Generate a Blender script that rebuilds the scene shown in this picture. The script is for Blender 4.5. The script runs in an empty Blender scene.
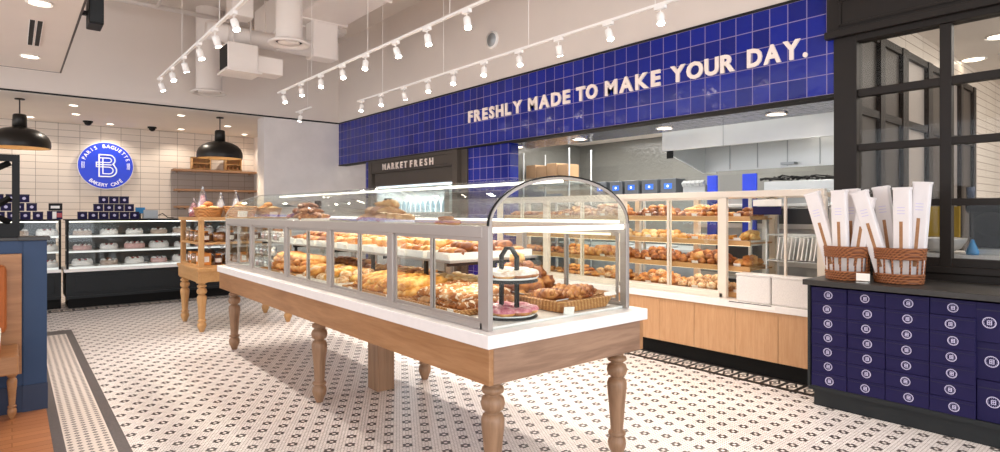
import bpy, math, random
from math import sin, cos, pi, radians as R
from mathutils import Vector, Matrix, Euler, noise as mnoise
random.seed(7)
SC = bpy.context.scene
COL = SC.collection

# ---------------------------------------------------------------- camera
cam_data = bpy.data.cameras.new('camera')
cam_data.sensor_width = 36.0
cam_data.lens = 584.5/1000*36
cam_data.shift_y = -0.014
cam_data.clip_start = 0.05
cam_data.clip_end = 100
cam = bpy.data.objects.new('camera', cam_data)
COL.objects.link(cam)
cam.location = (0, 0, 1.5)
cam.rotation_euler = (R(90), 0, -math.atan2(488, 584.5))
SC.camera = cam

# ---------------------------------------------------------------- world and exposure
world = bpy.data.worlds.new('daylight')
SC.world = world
world.use_nodes = True
world.node_tree.nodes['Background'].inputs[0].default_value = (1.0, 0.96, 0.93, 1)
world.node_tree.nodes['Background'].inputs[1].default_value = 1.5
SC.view_settings.view_transform = 'Standard'
SC.view_settings.look = 'None'
SC.view_settings.exposure = 0.03
SC.view_settings.gamma = 1.0
SC.view_settings.use_curve_mapping = False
SC.cycles.transparent_max_bounces = 48

def area_light(name, loc, rot, sx, sy, power, color=(1, .93, .85)):
    d = bpy.data.lights.new(name, 'AREA')
    d.shape = 'RECTANGLE'; d.size = sx; d.size_y = sy; d.energy = power; d.color = color
    o = bpy.data.objects.new(name, d); COL.objects.link(o)
    o.location = loc; o.rotation_euler = rot
    return o
# daylight through the shop front behind the camera
area_light('shop_front_daylight', (1.6, -3.6, 2.2), (R(84), 0, 0), 7.5, 3.6, 250, (.80, .89, 1.0))
area_light('side_window_daylight', (-4.7, 6.0, 2.0), (R(90), 0, R(-90)), 8, 3.0, 170, (.80, .87, 1.0))

# ---------------------------------------------------------------- node helpers
def NT(name):
    m = bpy.data.materials.new(name); m.use_nodes = True
    nt = m.node_tree
    return m, nt, nt.nodes['Principled BSDF']
def N(nt, t, **kw):
    n = nt.nodes.new(t)
    for k, v in kw.items(): setattr(n, k, v)
    return n
def L(nt, a, b): nt.links.new(a, b)
def rgba(c): return (c[0], c[1], c[2], 1)
def lin(h):
    h = h.lstrip('#'); o = []
    for i in (0, 2, 4):
        v = int(h[i:i+2], 16)/255
        o.append(v/12.92 if v <= .04045 else ((v+.055)/1.055)**2.4)
    return tuple(o)
def val(nt, op, a, b=None, c=None):
    n = N(nt, 'ShaderNodeMath', operation=op)
    for i, x in enumerate((a, b, c)):
        if x is None: continue
        if isinstance(x, (int, float)): n.inputs[i].default_value = x
        else: L(nt, x, n.inputs[i])
    return n.outputs[0]
def vec(nt, op, a, b=None):
    n = N(nt, 'ShaderNodeVectorMath', operation=op)
    for i, x in enumerate((a, b)):
        if x is None: continue
        if isinstance(x, tuple): n.inputs[i].default_value = x
        else: L(nt, x, n.inputs[i])
    return n
def ramp(nt, fac, stops):
    n = N(nt, 'ShaderNodeValToRGB')
    e = n.color_ramp.elements
    while len(e) < len(stops): e.new(.5)
    for i, (p, c) in enumerate(stops):
        e[i].position = p; e[i].color = rgba(c)
    L(nt, fac, n.inputs[0])
    return n.outputs[0]
def mixc(nt, fac, a, b):
    n = N(nt, 'ShaderNodeMix', data_type='RGBA')
    if isinstance(fac, (int, float)): n.inputs[0].default_value = fac
    else: L(nt, fac, n.inputs[0])
    for i, x in ((6, a), (7, b)):
        if isinstance(x, tuple): n.inputs[i].default_value = rgba(x)
        else: L(nt, x, n.inputs[i])
    return n.outputs[2]

def plain(name, color, rough=.5, *, spec=.5, metal=0, var=.06, scale=6, bump=0, coat=0, emit=None, strength=1):
    if isinstance(color, str): color = lin(color)
    m, nt, b = NT(name)
    tc = N(nt, 'ShaderNodeTexCoord'); ns = N(nt, 'ShaderNodeTexNoise')
    ns.inputs['Scale'].default_value = scale; ns.inputs['Detail'].default_value = 3
    L(nt, tc.outputs['Object'], ns.inputs['Vector'])
    c0 = tuple(max(0, x*(1-var)) for x in color); c1 = tuple(min(1, x*(1+var)) for x in color)
    L(nt, ramp(nt, ns.outputs[0], [(.3, c0), (.7, c1)]), b.inputs['Base Color'])
    b.inputs['Roughness'].default_value = rough; b.inputs['Metallic'].default_value = metal
    b.inputs['Specular IOR Level'].default_value = spec
    if coat: b.inputs['Coat Weight'].default_value = coat
    if bump:
        bp = N(nt, 'ShaderNodeBump'); bp.inputs['Strength'].default_value = bump; bp.inputs['Distance'].default_value = .01
        L(nt, ns.outputs[0], bp.inputs['Height']); L(nt, bp.outputs[0], b.inputs['Normal'])
    if emit:
        b.inputs['Emission Color'].default_value = rgba(lin(emit) if isinstance(emit, str) else emit)
        b.inputs['Emission Strength'].default_value = strength
    return m

def wood(name, a, b_, axis=1, rough=.45, scale=1.0, plank=None):
    m, nt, b = NT(name)
    tc = N(nt, 'ShaderNodeTexCoord'); mp = N(nt, 'ShaderNodeMapping')
    s = [14*scale]*3; s[axis] = 1.3*scale
    mp.inputs['Scale'].default_value = s
    L(nt, tc.outputs['Object'], mp.inputs['Vector'])
    n1 = N(nt, 'ShaderNodeTexNoise'); n1.inputs['Scale'].default_value = 1.0; n1.inputs['Detail'].default_value = 6
    n1.inputs['Distortion'].default_value = 1.2
    L(nt, mp.outputs[0], n1.inputs['Vector'])
    n2 = N(nt, 'ShaderNodeTexNoise'); n2.inputs['Scale'].default_value = 6; n2.inputs['Detail'].default_value = 4
    L(nt, mp.outputs[0], n2.inputs['Vector'])
    f = val(nt, 'ADD', val(nt, 'MULTIPLY', n1.outputs[0], .7), val(nt, 'MULTIPLY', n2.outputs[0], .3))
    c = ramp(nt, f, [(.35, lin(a)), (.65, lin(b_))])
    L(nt, c, b.inputs['Base Color'])
    b.inputs['Roughness'].default_value = rough
    return m

def brick(name, axes, w, h, c1, c2, mortar, msize, rough=.3, offset=0.0, wav=0.0, coat=0, origin=(0, 0), bias=0, spec=.5):
    """axes: which object axes run along the row and up the wall"""
    m, nt, b = NT(name)
    tc = N(nt, 'ShaderNodeTexCoord'); sp = N(nt, 'ShaderNodeSeparateXYZ'); cb = N(nt, 'ShaderNodeCombineXYZ')
    L(nt, tc.outputs['Object'], sp.inputs[0])
    L(nt, val(nt, 'ADD', sp.outputs[axes[0]], -origin[0]), cb.inputs[0])
    L(nt, val(nt, 'ADD', sp.outputs[axes[1]], -origin[1]), cb.inputs[1])
    br = N(nt, 'ShaderNodeTexBrick', offset=offset, squash=1.0)
    br.inputs['Scale'].default_value = 1; br.inputs['Brick Width'].default_value = w; br.inputs['Row Height'].default_value = h
    br.inputs['Mortar Size'].default_value = msize; br.inputs['Mortar Smooth'].default_value = .1
    br.inputs['Bias'].default_value = bias
    br.inputs['Color1'].default_value = rgba(lin(c1)); br.inputs['Color2'].default_value = rgba(lin(c2)); br.inputs['Mortar'].default_value = rgba(lin(mortar))
    L(nt, cb.outputs[0], br.inputs['Vector'])
    L(nt, br.outputs['Color'], b.inputs['Base Color'])
    L(nt, val(nt, 'ADD', val(nt, 'MULTIPLY', br.outputs['Fac'], .5), rough), b.inputs['Roughness'])
    b.inputs['Specular IOR Level'].default_value = spec
    ns = N(nt, 'ShaderNodeTexNoise'); ns.inputs['Scale'].default_value = 14; ns.inputs['Detail'].default_value = 2
    L(nt, tc.outputs['Object'], ns.inputs['Vector'])
    hgt = val(nt, 'SUBTRACT', val(nt, 'MULTIPLY', ns.outputs[0], wav), br.outputs['Fac'])
    bp = N(nt, 'ShaderNodeBump'); bp.inputs['Strength'].default_value = .35; bp.inputs['Distance'].default_value = .006
    L(nt, hgt, bp.inputs['Height']); L(nt, bp.outputs[0], b.inputs['Normal'])
    if coat: b.inputs['Coat Weight'].default_value = coat
    return m

def hexfloor(name):
    """hexagonal mosaic tiles 23.5 mm apart with a six tile rosette every six tiles"""
    m, nt, b = NT(name)
    s = .141/6; S = .141; q = math.sqrt(3)
    tc = N(nt, 'ShaderNodeTexCoord')
    p = vec(nt, 'ADD', tc.outputs['Object'], (-2.80, -3.024, 0)).outputs[0]
    def cell(pt, step):
        d = (step, step*q, 1)
        def one(off):
            a = vec(nt, 'ADD', vec(nt, 'DIVIDE', pt, d).outputs[0], off).outputs[0]
            fr = vec(nt, 'FRACTION', a).outputs[0]
            return vec(nt, 'MULTIPLY', vec(nt, 'SUBTRACT', fr, (.5, .5, 0)).outputs[0], (step, step*q, 0)).outputs[0]
        g1 = one((.5, .5, 0)); g2 = one((0, 0, 0))
        l1 = vec(nt, 'LENGTH', g1).outputs['Value']; l2 = vec(nt, 'LENGTH', g2).outputs['Value']
        sel = val(nt, 'LESS_THAN', l1, l2)
        mx = N(nt, 'ShaderNodeMix', data_type='VECTOR')
        L(nt, sel, mx.inputs[0]); L(nt, g2, mx.inputs[4]); L(nt, g1, mx.inputs[5])
        return mx.outputs[1]
    flat = vec(nt, 'MULTIPLY', p, (1, 1, 0)).outputs[0]
    g = cell(flat, s)
    c = vec(nt, 'SUBTRACT', flat, g).outputs[0]
    mo = cell(vec(nt, 'ADD', c, (.00001, .00001, 0)).outputs[0], S)
    dist = vec(nt, 'LENGTH', mo).outputs['Value']
    ring = val(nt, 'MULTIPLY', val(nt, 'GREATER_THAN', dist, s*.5), val(nt, 'LESS_THAN', dist, s*1.3))
    sep = N(nt, 'ShaderNodeSeparateXYZ'); L(nt, vec(nt, 'ABSOLUTE', g).outputs[0], sep.inputs[0])
    hd = val(nt, 'MAXIMUM', sep.outputs[0], val(nt, 'ADD', val(nt, 'MULTIPLY', sep.outputs[0], .5), val(nt, 'MULTIPLY', sep.outputs[1], q/2)))
    grout = val(nt, 'GREATER_THAN', hd, s*.5*.87)
    wn = N(nt, 'ShaderNodeTexWhiteNoise', noise_dimensions='2D')
    L(nt, vec(nt, 'SNAP', vec(nt, 'ADD', c, (.003, .003, 0)).outputs[0], (s/2, s/2, 1)).outputs[0], wn.inputs['Vector'])
    tile = mixc(nt, wn.outputs['Value'], lin('#eee8e3'), lin('#e1dad6'))
    tile = mixc(nt, ring, tile, lin('#2b2728'))
    colr = mixc(nt, grout, tile, lin('#8f8078'))
    L(nt, colr, b.inputs['Base Color'])
    b.inputs['Roughness'].default_value = .38
    bp = N(nt, 'ShaderNodeBump'); bp.inputs['Strength'].default_value = .25; bp.inputs['Distance'].default_value = .002; bp.invert = True
    L(nt, grout, bp.inputs['Height']); L(nt, bp.outputs[0], b.inputs['Normal'])
    return m

def lattice_band(name, along, across0, width, pitch, dark='#2a2523', light='#e9ddd2', mode='block'):
    """mosaic border: a row of framed white blocks, or the dense woven field of the inlaid mat"""
    m, nt, b = NT(name)
    tc = N(nt, 'ShaderNodeTexCoord'); sp = N(nt, 'ShaderNodeSeparateXYZ'); L(nt, tc.outputs['Object'], sp.inputs[0])
    u = val(nt, 'DIVIDE', val(nt, 'ADD', sp.outputs[1-along], -across0), width)
    v = val(nt, 'FRACT', val(nt, 'DIVIDE', sp.outputs[along], pitch))
    du = val(nt, 'ABSOLUTE', val(nt, 'SUBTRACT', u, .5)); dv = val(nt, 'ABSOLUTE', val(nt, 'SUBTRACT', v, .5))
    if mode == 'block':
        inb = val(nt, 'MULTIPLY', val(nt, 'LESS_THAN', du, .31), val(nt, 'LESS_THAN', dv, .37))
        dia = val(nt, 'ABSOLUTE', val(nt, 'SUBTRACT', val(nt, 'ADD', du, dv), .27))
        dk = val(nt, 'LESS_THAN', dia, .075)
        ctr = val(nt, 'LESS_THAN', val(nt, 'ADD', du, dv), .09)
        f = val(nt, 'MULTIPLY', inb, val(nt, 'SUBTRACT', 1, val(nt, 'MAXIMUM', dk, ctr)))
    else:
        w = val(nt, 'FRACT', val(nt, 'MULTIPLY', u, 5.0)); dw = val(nt, 'ABSOLUTE', val(nt, 'SUBTRACT', w, .5))
        f = val(nt, 'GREATER_THAN', val(nt, 'ADD', dw, dv), .36)
        f2 = val(nt, 'LESS_THAN', val(nt, 'ADD', dw, dv), .12)
        f = val(nt, 'MAXIMUM', f, f2)
    L(nt, mixc(nt, f, lin(dark), lin(light)), b.inputs['Base Color'])
    b.inputs['Roughness'].default_value = .4
    return m

def glass(name, tint=(.965, .985, .975), ior=1.45, gl=1.0, rough=0.0, op=0.0):
    m = bpy.data.materials.new(name); m.use_nodes = True
    nt = m.node_tree; nt.nodes.clear()
    out = N(nt, 'ShaderNodeOutputMaterial'); tr = N(nt, 'ShaderNodeBsdfTransparent'); gs = N(nt, 'ShaderNodeBsdfGlossy')
    tr.inputs[0].default_value = rgba(tint); gs.inputs['Roughness'].default_value = rough
    fr = N(nt, 'ShaderNodeFresnel'); ge = N(nt, 'ShaderNodeNewGeometry')
    # a thin pane: both of its faces reflect like air to glass
    L(nt, val(nt, 'ADD', val(nt, 'MULTIPLY', ge.outputs['Backfacing'], 1/ior-ior), ior), fr.inputs[0])
    mx = N(nt, 'ShaderNodeMixShader')
    L(nt, val(nt, 'ADD', val(nt, 'MULTIPLY', fr.outputs[0], gl), op), mx.inputs[0])
    L(nt, tr.outputs[0], mx.inputs[1]); L(nt, gs.outputs[0], mx.inputs[2]); L(nt, mx.outputs[0], out.inputs[0])
    return m

def glow(name, color, strength):
    m = bpy.data.materials.new(name); m.use_nodes = True
    nt = m.node_tree; nt.nodes.clear()
    out = N(nt, 'ShaderNodeOutputMaterial'); e = N(nt, 'ShaderNodeEmission')
    e.inputs[0].default_value = rgba(lin(color)); e.inputs[1].default_value = strength
    L(nt, e.outputs[0], out.inputs[0])
    return m

def crust(name, a, b_, c, scale=16, flour=0, rough=.5, top=None):
    """baked crust: noise between three browns, with an optional dusting of flour"""
    m, nt, b = NT(name)
    tc = N(nt, 'ShaderNodeTexCoord'); ns = N(nt, 'ShaderNodeTexNoise')
    ns.inputs['Scale'].default_value = scale; ns.inputs['Detail'].default_value = 4
    oi = N(nt, 'ShaderNodeObjectInfo')
    pv = vec(nt, 'ADD', tc.outputs['Object'], None); L(nt, oi.outputs['Random'], pv.inputs[1])
    L(nt, pv.outputs[0], ns.inputs['Vector'])
    f = val(nt, 'ADD', ns.outputs[0], val(nt, 'MULTIPLY', val(nt, 'SUBTRACT', oi.outputs['Random'], .5), .22))
    col = ramp(nt, f, [(.32, lin(a)), (.5, lin(b_)), (.7, lin(c))])
    if flour:
        n2 = N(nt, 'ShaderNodeTexNoise'); n2.inputs['Scale'].default_value = scale*3.2
        L(nt, pv.outputs[0], n2.inputs['Vector'])
        col = mixc(nt, val(nt, 'MULTIPLY', val(nt, 'GREATER_THAN', n2.outputs[0], 1-flour), .8), col, lin('#f3e6d0'))
    L(nt, col, b.inputs['Base Color']); b.inputs['Roughness'].default_value = rough
    bp = N(nt, 'ShaderNodeBump'); bp.inputs['Strength'].default_value = .4; bp.inputs['Distance'].default_value = .004
    L(nt, ns.outputs[0], bp.inputs['Height']); L(nt, bp.outputs[0], b.inputs['Normal'])
    return m

def weave(name, a, b_, scale=90):
    m, nt, b = NT(name)
    tc = N(nt, 'ShaderNodeTexCoord')
    w1 = N(nt, 'ShaderNodeTexWave', wave_type='BANDS', bands_direction='Z'); w1.inputs['Scale'].default_value = scale/2.2; w1.inputs['Distortion'].default_value = 1.5
    w2 = N(nt, 'ShaderNodeTexWave', wave_type='BANDS', bands_direction='DIAGONAL'); w2.inputs['Scale'].default_value = scale/3.5
    L(nt, tc.outputs['Object'], w1.inputs['Vector']); L(nt, tc.outputs['Object'], w2.inputs['Vector'])
    f = val(nt, 'MULTIPLY', w1.outputs['Fac'], w2.outputs['Fac'])
    L(nt, ramp(nt, f, [(.1, lin(a)), (.6, lin(b_))]), b.inputs['Base Color'])
    b.inputs['Roughness'].default_value = .55
    bp = N(nt, 'ShaderNodeBump'); bp.inputs['Strength'].default_value = .6; bp.inputs['Distance'].default_value = .004
    L(nt, f, bp.inputs['Height']); L(nt, bp.outputs[0], b.inputs['Normal'])
    return m

# ---------------------------------------------------------------- materials
M = {}
M['paint'] = plain('warm_white_paint', '#ddd2c9', .85, var=.02, scale=1.5)
M['ceil'] = plain('ceiling_paint', '#dcd2c9', .85, var=.02, scale=1.5)
M['soffit'] = plain('soffit_paint', '#e6dcd2', .8, var=.02, scale=1.5)
M['plaster'] = plain('pier_plaster', '#e0d9d5', .7, var=.05, scale=3, bump=.1)
M['duct'] = plain('duct_paint', '#e6ddd6', .55, var=.02, scale=2)
M['dark_gap'] = plain('dark_gap', '#15120f', .8)
M['bluetile'] = brick('blue_glazed_tile', (1, 2), .168, .178, '#091a74', '#0c2290', '#8d80a6', .004, rough=.10, wav=.9, origin=(2.104, 3.422))
M['bluetile_x'] = brick('blue_glazed_tile_return', (0, 2), .168, .178, '#091a74', '#0c2290', '#8d80a6', .004, rough=.12, wav=.5, origin=(5.5, 3.422))
M['soffittile'] = brick('dark_blue_soffit_tile', (1, 0), .10, .30, '#0e1440', '#131a58', '#20223c', .003, rough=.12, wav=3, offset=.5, spec=.5)
M['creamtile'] = brick('cream_stacked_tile', (0, 2), .38, .142, '#e2d6ca', '#dbcec1', '#8b7e73', .004, rough=.35, wav=.2)
M['greytile'] = brick('taupe_stacked_tile', (0, 2), .38, .142, '#a89c94', '#9f948c', '#756b64', .004, rough=.35, wav=.2)
M['whitetile'] = brick('white_stacked_tile', (0, 2), .60, .10, '#f1e8dc', '#eadfd2', '#9b8b7d', .004, rough=.3, wav=.2)
M['kitwall'] = brick('kitchen_grey_tile', (1, 2), .6, .3, '#777772', '#80807a', '#6c6c67', .003, rough=.15, wav=3, offset=.5)
M['kitwall_x'] = brick('kitchen_grey_tile_end', (0, 2), .6, .3, '#777772', '#80807a', '#6c6c67', .003, rough=.15, wav=3, offset=.5)
M['floor'] = hexfloor('hexagon_mosaic_floor')
M['border_y'] = lattice_band('mosaic_border_along_counter', 1, 4.99, .30, .145)
M['border_x'] = lattice_band('mosaic_border_along_back', 0, 10.92, .30, .145)
M['mat_field'] = lattice_band('mosaic_mat_field', 1, .262, .245, .055, mode='field', dark='#3b3434', light='#d9cdc4')
M['mat_grey'] = plain('grey_mosaic_band', '#57504f', .45, var=.15, scale=60)
M['woodfloor'] = brick('wood_plank_floor', (0, 1), .9, .085, '#b5794e', '#a0663f', '#6a4128', .0015, rough=.35, offset=.37)
M['quartz'] = plain('white_quartz', '#f1ece9', .22, var=.02, scale=20)
M['oak'] = wood('oak_apron', '#96683f', '#b08258', axis=1)
M['oak_x'] = wood('oak_apron_end', '#846550', '#a5836a', axis=0)
M['oak_z'] = wood('oak_turned', '#856449', '#9f7c5f', axis=2)
M['honey'] = wood('honey_wood', '#b78853', '#c99c67', axis=2)
M['honey_y'] = wood('honey_wood_board', '#b78853', '#c99c67', axis=1)
M['panelwood'] = wood('oak_veneer_panel', '#b98a60', '#c79b72', axis=2, scale=2.2)
M['darkwood'] = wood('bench_wood', '#94663f', '#ab7b50', axis=0)
M['shelfwood'] = wood('shelf_wood', '#9a7153', '#ad8462', axis=0)
M['alu'] = plain('champagne_aluminium', '#a8a09a', .35, metal=.3, var=.02)
M['cream'] = plain('cream_powder_coat', '#e6dacb', .4, var=.02)
M['steel'] = plain('stainless_steel', '#d3d6d6', .35, metal=.35, var=.05, scale=2)
M['steel_dull'] = plain('dull_stainless', '#a8adb0', .4, metal=.5, var=.08, scale=3)
M['blackmetal'] = plain('black_metal', '#121212', .5, spec=.25)
M['charcoal'] = plain('charcoal_paint', '#202325', .5, spec=.3, var=.05)
M['blackbase'] = plain('black_toe_kick', '#0e0d0c', .6, spec=.2)
M['taupeframe'] = plain('dark_bronze_frame', '#1d1713', .5, spec=.3, var=.04)
M['signtaupe'] = plain('dark_taupe_sign', '#453d36', .5, var=.04)
M['stonetop'] = plain('dark_stone_top', '#2e2b29', .4, var=.1, scale=30)
M['boothblue'] = plain('booth_blue_paint', '#15365c', .5, var=.03)
M['boothnavy'] = plain('booth_navy_base', '#1d2c48', .5)
M['orange'] = plain('tan_leather', '#a85a24', .45, bump=.1)
M['navybox'] = plain('navy_card', '#171140', .6, spec=.25, var=.06)
M['navyedge'] = plain('navy_card_edge', '#141036', .6)
M['white'] = plain('white_enamel', '#f5f2ee', .4, var=.01)
M['whitepaper'] = plain('white_paper', '#e2dcdb', .7, var=.03)
M['palelogo'] = plain('pale_print', '#c9c3e0', .6)
M['royal'] = plain('royal_blue_sign', '#173bd0', .35, var=.02, emit='#173bd0', strength=.15)  # faint emission of the same blue mixed into the sign colour
M['royalpaint'] = plain('royal_blue_paint', '#1233b5', .5)
M['emissive_white'] = plain('emissive_white_letter', '#ffffff', .4, var=0, emit='#ffffff', strength=.15)  # faint emission mixed into the white, so it glows by itself
M['letter'] = plain('cream_letter', '#f6e6dc', .5, var=.01)
M['greyscreen'] = plain('grey_device', '#4b5056', .4)
M['bluescreen'] = plain('lit_blue_screen', '#2a62c8', .3, var=.1, emit='#2a62c8', strength=.3)
M['pendant'] = plain('pendant_bronze', '#27231f', .38, metal=.4)
M['pendant_in'] = plain('pendant_inside', '#d9b684', .5)
M['bulb'] = glow('warm_bulb', '#ffe2b0', 14)
M['lamp'] = glow('spot_lens', '#fff0dc', 40)
M['led'] = glow('led_strip', '#fff6ea', 3)
M['ledwarm'] = glow('warm_led_strip', '#ffe6c0', 2.2)
M['ledsoft'] = glow('soft_shelf_led', '#f4f2ee', 1.1)
M['ledcool'] = glow('cool_led_strip', '#e4f3ff', 3)
M['downlight'] = glow('downlight_lens', '#ffedd6', 9)
M['glass'] = glass('clear_glass', gl=.7)
M['shelfglass'] = glass('shelf_glass', gl=.25)
M['domeglass'] = glass('curved_glass', tint=(.95, .975, .965), gl=.55, op=.03)
M['winglass'] = glass('window_glass', tint=(.88, .88, .87), gl=.3)
M['plastic'] = glass('clear_plastic', tint=(.90, .92, .94), gl=1.8, rough=.15, op=.22)
M['tag'] = plain('price_card', '#f4efe8', .6)
M['traywhite'] = plain('white_tray', '#f2efea', .35)
M['wicker'] = weave('brown_wicker', '#6f3d20', '#bb7644')
M['wicker_l'] = weave('light_wicker', '#a9713c', '#e0ae70', 80)
M['golden'] = crust('golden_crust', '#a8602a', '#cf8b45', '#e6b574')
M['brown'] = crust('brown_crust', '#6c3517', '#9c5826', '#cf9152', scale=22)
M['pale'] = crust('pale_crust', '#d09a58', '#e6bd82', '#f3ddb4')
M['yellow'] = crust('butter_crust', '#b8702a', '#dca24e', '#f3d187', scale=22)
M['flour'] = crust('floured_crust', '#84491f', '#b0703a', '#dcb183', flour=.42, rough=.7)
M['sugar'] = crust('sugared_crust', '#a4622c', '#d6a264', '#f0dcbc', scale=34, flour=.46, rough=.7)
M['choc'] = crust('chocolate_crust', '#3d1f14', '#6a3a22', '#8d5632')
M['pink'] = crust('pink_icing', '#b8566a', '#d98a93', '#f2c9c8', scale=40, rough=.35)
M['whiteice'] = crust('sugar_icing', '#d9b79a', '#efe0d2', '#fbf6f0', scale=40, rough=.4)
M['frosting'] = plain('white_frosting', '#f4efec', .45, var=.03, bump=.1)
M['rosefrost'] = plain('rose_frosting', '#dfb1ad', .45, var=.1, scale=30)
M['chocfrost'] = plain('mocha_frosting', '#bda697', .45, var=.1, scale=30)
M['berry'] = plain('red_berry', '#a51d28', .3)
M['greyfab'] = plain('grey_speckled_carton', '#e6e0dc', .6, var=.06, scale=90)
M['card'] = plain('brown_cardboard', '#b3906b', .7, var=.08)
M['orangebox'] = plain('orange_sleeve', '#d98a3a', .6, var=.1)
M['yellowp'] = plain('mustard_panel', '#c9a93f', .6)
M['teal'] = plain('blue_plastic', '#2b8fd0', .4)
M['paleblue'] = plain('pale_drink', '#8fa9b5', .3)
M['greyback'] = plain('grey_case_back', '#5d5c5a', .5)

# ---------------------------------------------------------------- mesh builder
class MB:
    def __init__(s): s.v = []; s.f = []
    def add(s, vs, fs):
        o = len(s.v); s.v += [tuple(v) for v in vs]; s.f += [tuple(i+o for i in f) for f in fs]; return s
    def box(s, x0, x1, y0, y1, z0, z1):
        vs = [(x, y, z) for z in (z0, z1) for y in (y0, y1) for x in (x0, x1)]
        return s.add(vs, [(0, 2, 3, 1), (4, 5, 7, 6), (0, 1, 5, 4), (2, 6, 7, 3), (0, 4, 6, 2), (1, 3, 7, 5)])
    def obox(s, c, size, rot=(0, 0, 0)):
        m = Euler(rot).to_matrix(); hx, hy, hz = size[0]/2, size[1]/2, size[2]/2
        vs = [Vector(c)+m @ Vector((x*hx, y*hy, z*hz)) for z in (-1, 1) for y in (-1, 1) for x in (-1, 1)]
        return s.add(vs, [(0, 2, 3, 1), (4, 5, 7, 6), (0, 1, 5, 4), (2, 6, 7, 3), (0, 4, 6, 2), (1, 3, 7, 5)])
    def lathe(s, prof, c=(0, 0, 0), n=20, sx=1, sy=1, cap=True):
        vs = []; fs = []
        for r, z in prof:
            for k in range(n):
                a = 2*pi*k/n; vs.append((c[0]+r*cos(a)*sx, c[1]+r*sin(a)*sy, c[2]+z))
        for i in range(len(prof)-1):
            for k in range(n):
                k2 = (k+1) % n; fs.append((i*n+k, i*n+k2, (i+1)*n+k2, (i+1)*n+k))
        if cap:
            fs.append(tuple(range(n))[::-1]); fs.append(tuple((len(prof)-1)*n+k for k in range(n)))
        return s.add(vs, fs)
    def tube(s, pts, r, n=8, cap=True, closed=False):
        pts = [Vector(p) for p in pts]; m = len(pts)
        rs = r if isinstance(r, (list, tuple)) else [r]*m
        vs = []; fs = []; up = None
        for i, p in enumerate(pts):
            a = pts[(i-1) % m] if (i or closed) else p; b = pts[(i+1) % m] if (i < m-1 or closed) else p
            t = (b-a).normalized()
            if up is None:
                up = Vector((0, 0, 1)) if abs(t.z) < .9 else Vector((1, 0, 0))
            e1 = t.cross(up).normalized(); e2 = e1.cross(t).normalized(); up = e2
            for k in range(n):
                an = 2*pi*k/n; vs.append(p+(e1*cos(an)+e2*sin(an))*rs[i])
        for i in range(m if closed else m-1):
            j = (i+1) % m
            for k in range(n):
                k2 = (k+1) % n; fs.append((i*n+k, i*n+k2, j*n+k2, j*n+k))
        if cap and not closed:
            fs.append(tuple(range(n))[::-1]); fs.append(tuple((m-1)*n+k for k in range(n)))
        return s.add(vs, fs)
    def prism(s, poly, axis, a, b):
        """poly in the two axes other than AXIS, in x,y,z order"""
        n = len(poly); vs = []
        for t in (a, b):
            for p in poly:
                q = list(p); q.insert(axis, t); vs.append(tuple(q))
        fs = [tuple(range(n))[::-1], tuple(range(n, 2*n))]
        for k in range(n): fs.append((k, (k+1) % n, n+(k+1) % n, n+k))
        return s.add(vs, fs)
    def ell(s, c, r, nu=14, nv=8, fn=None):
        vs = []; fs = []
        for j in range(nv+1):
            ph = -pi/2+pi*j/nv
            for i in range(nu):
                th = 2*pi*i/nu
                d = Vector((cos(ph)*cos(th), cos(ph)*sin(th), sin(ph)))
                k = fn(d) if fn else 1
                vs.append((c[0]+d.x*r[0]*k, c[1]+d.y*r[1]*k, c[2]+d.z*r[2]*k))
        for j in range(nv):
            for i in range(nu):
                i2 = (i+1) % nu; fs.append((j*nu+i, j*nu+i2, (j+1)*nu+i2, (j+1)*nu+i))
        return s.add(vs, fs)
    def mesh(s, name, mat, smooth=False):
        me = bpy.data.meshes.new(name); me.from_pydata(s.v, [], s.f); me.materials.append(mat)
        if smooth:
            me.polygons.foreach_set('use_smooth', [True]*len(me.polygons))
        me.update()
        import bmesh
        bm = bmesh.new(); bm.from_mesh(me)
        bmesh.ops.remove_doubles(bm, verts=bm.verts, dist=1e-6)
        bmesh.ops.recalc_face_normals(bm, faces=bm.faces); bm.to_mesh(me); bm.free()
        return me
    def build(s, name, mat, parent=None, smooth=False, bevel=0, loc=(0, 0, 0), rot=(0, 0, 0)):
        me = s.mesh(name, M[mat] if isinstance(mat, str) else mat, smooth)
        return link(name, me, parent, loc, rot, bevel, smooth)

def link(name, me, parent=None, loc=(0, 0, 0), rot=(0, 0, 0), bevel=0, smooth=False):
    o = bpy.data.objects.new(name, me); COL.objects.link(o)
    o.location = loc; o.rotation_euler = rot
    if parent: o.parent = parent
    if bevel:
        b = o.modifiers.new('bevel', 'BEVEL'); b.width = bevel; b.segments = 2; b.limit_method = 'ANGLE'
    return o
def tag(o, label, cat, group=None, kind=None):
    o['label'] = label; o['category'] = cat
    if group: o['group'] = group
    if kind: o['kind'] = kind
    return o
def thing(name, label, cat, loc=(0, 0, 0), rz=0, group=None):
    o = bpy.data.objects.new(name, None); COL.objects.link(o); o.empty_display_size = .05
    o.location = loc; o.rotation_euler = (0, 0, rz)
    return tag(o, label, cat, group)
def struct(name, mb, mat, bevel=0, smooth=False):
    o = mb.build(name, mat, bevel=bevel, smooth=smooth); o['kind'] = 'structure'; return o
KIDS = {}
def kids(o):
    return [c for c in ALLKIDS.get(o.name, [])]
def dup(root, loc, rot=(0, 0, 0), label=None, group=None, scale=None, cat=None, parent=None):
    r = root.copy(); COL.objects.link(r); r.location = loc; r.rotation_euler = rot
    if scale: r.scale = (scale, scale, scale) if isinstance(scale, (int, float)) else scale
    if label: r['label'] = label
    if group: r['group'] = group
    if cat: r['category'] = cat
    for ch in PROTO_KIDS.get(root.name, []):
        c = ch.copy(); COL.objects.link(c); c.parent = r
        for g in PROTO_KIDS.get(ch.name, []):
            d = g.copy(); COL.objects.link(d); d.parent = c
    return r
PROTO_KIDS = {}
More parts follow.
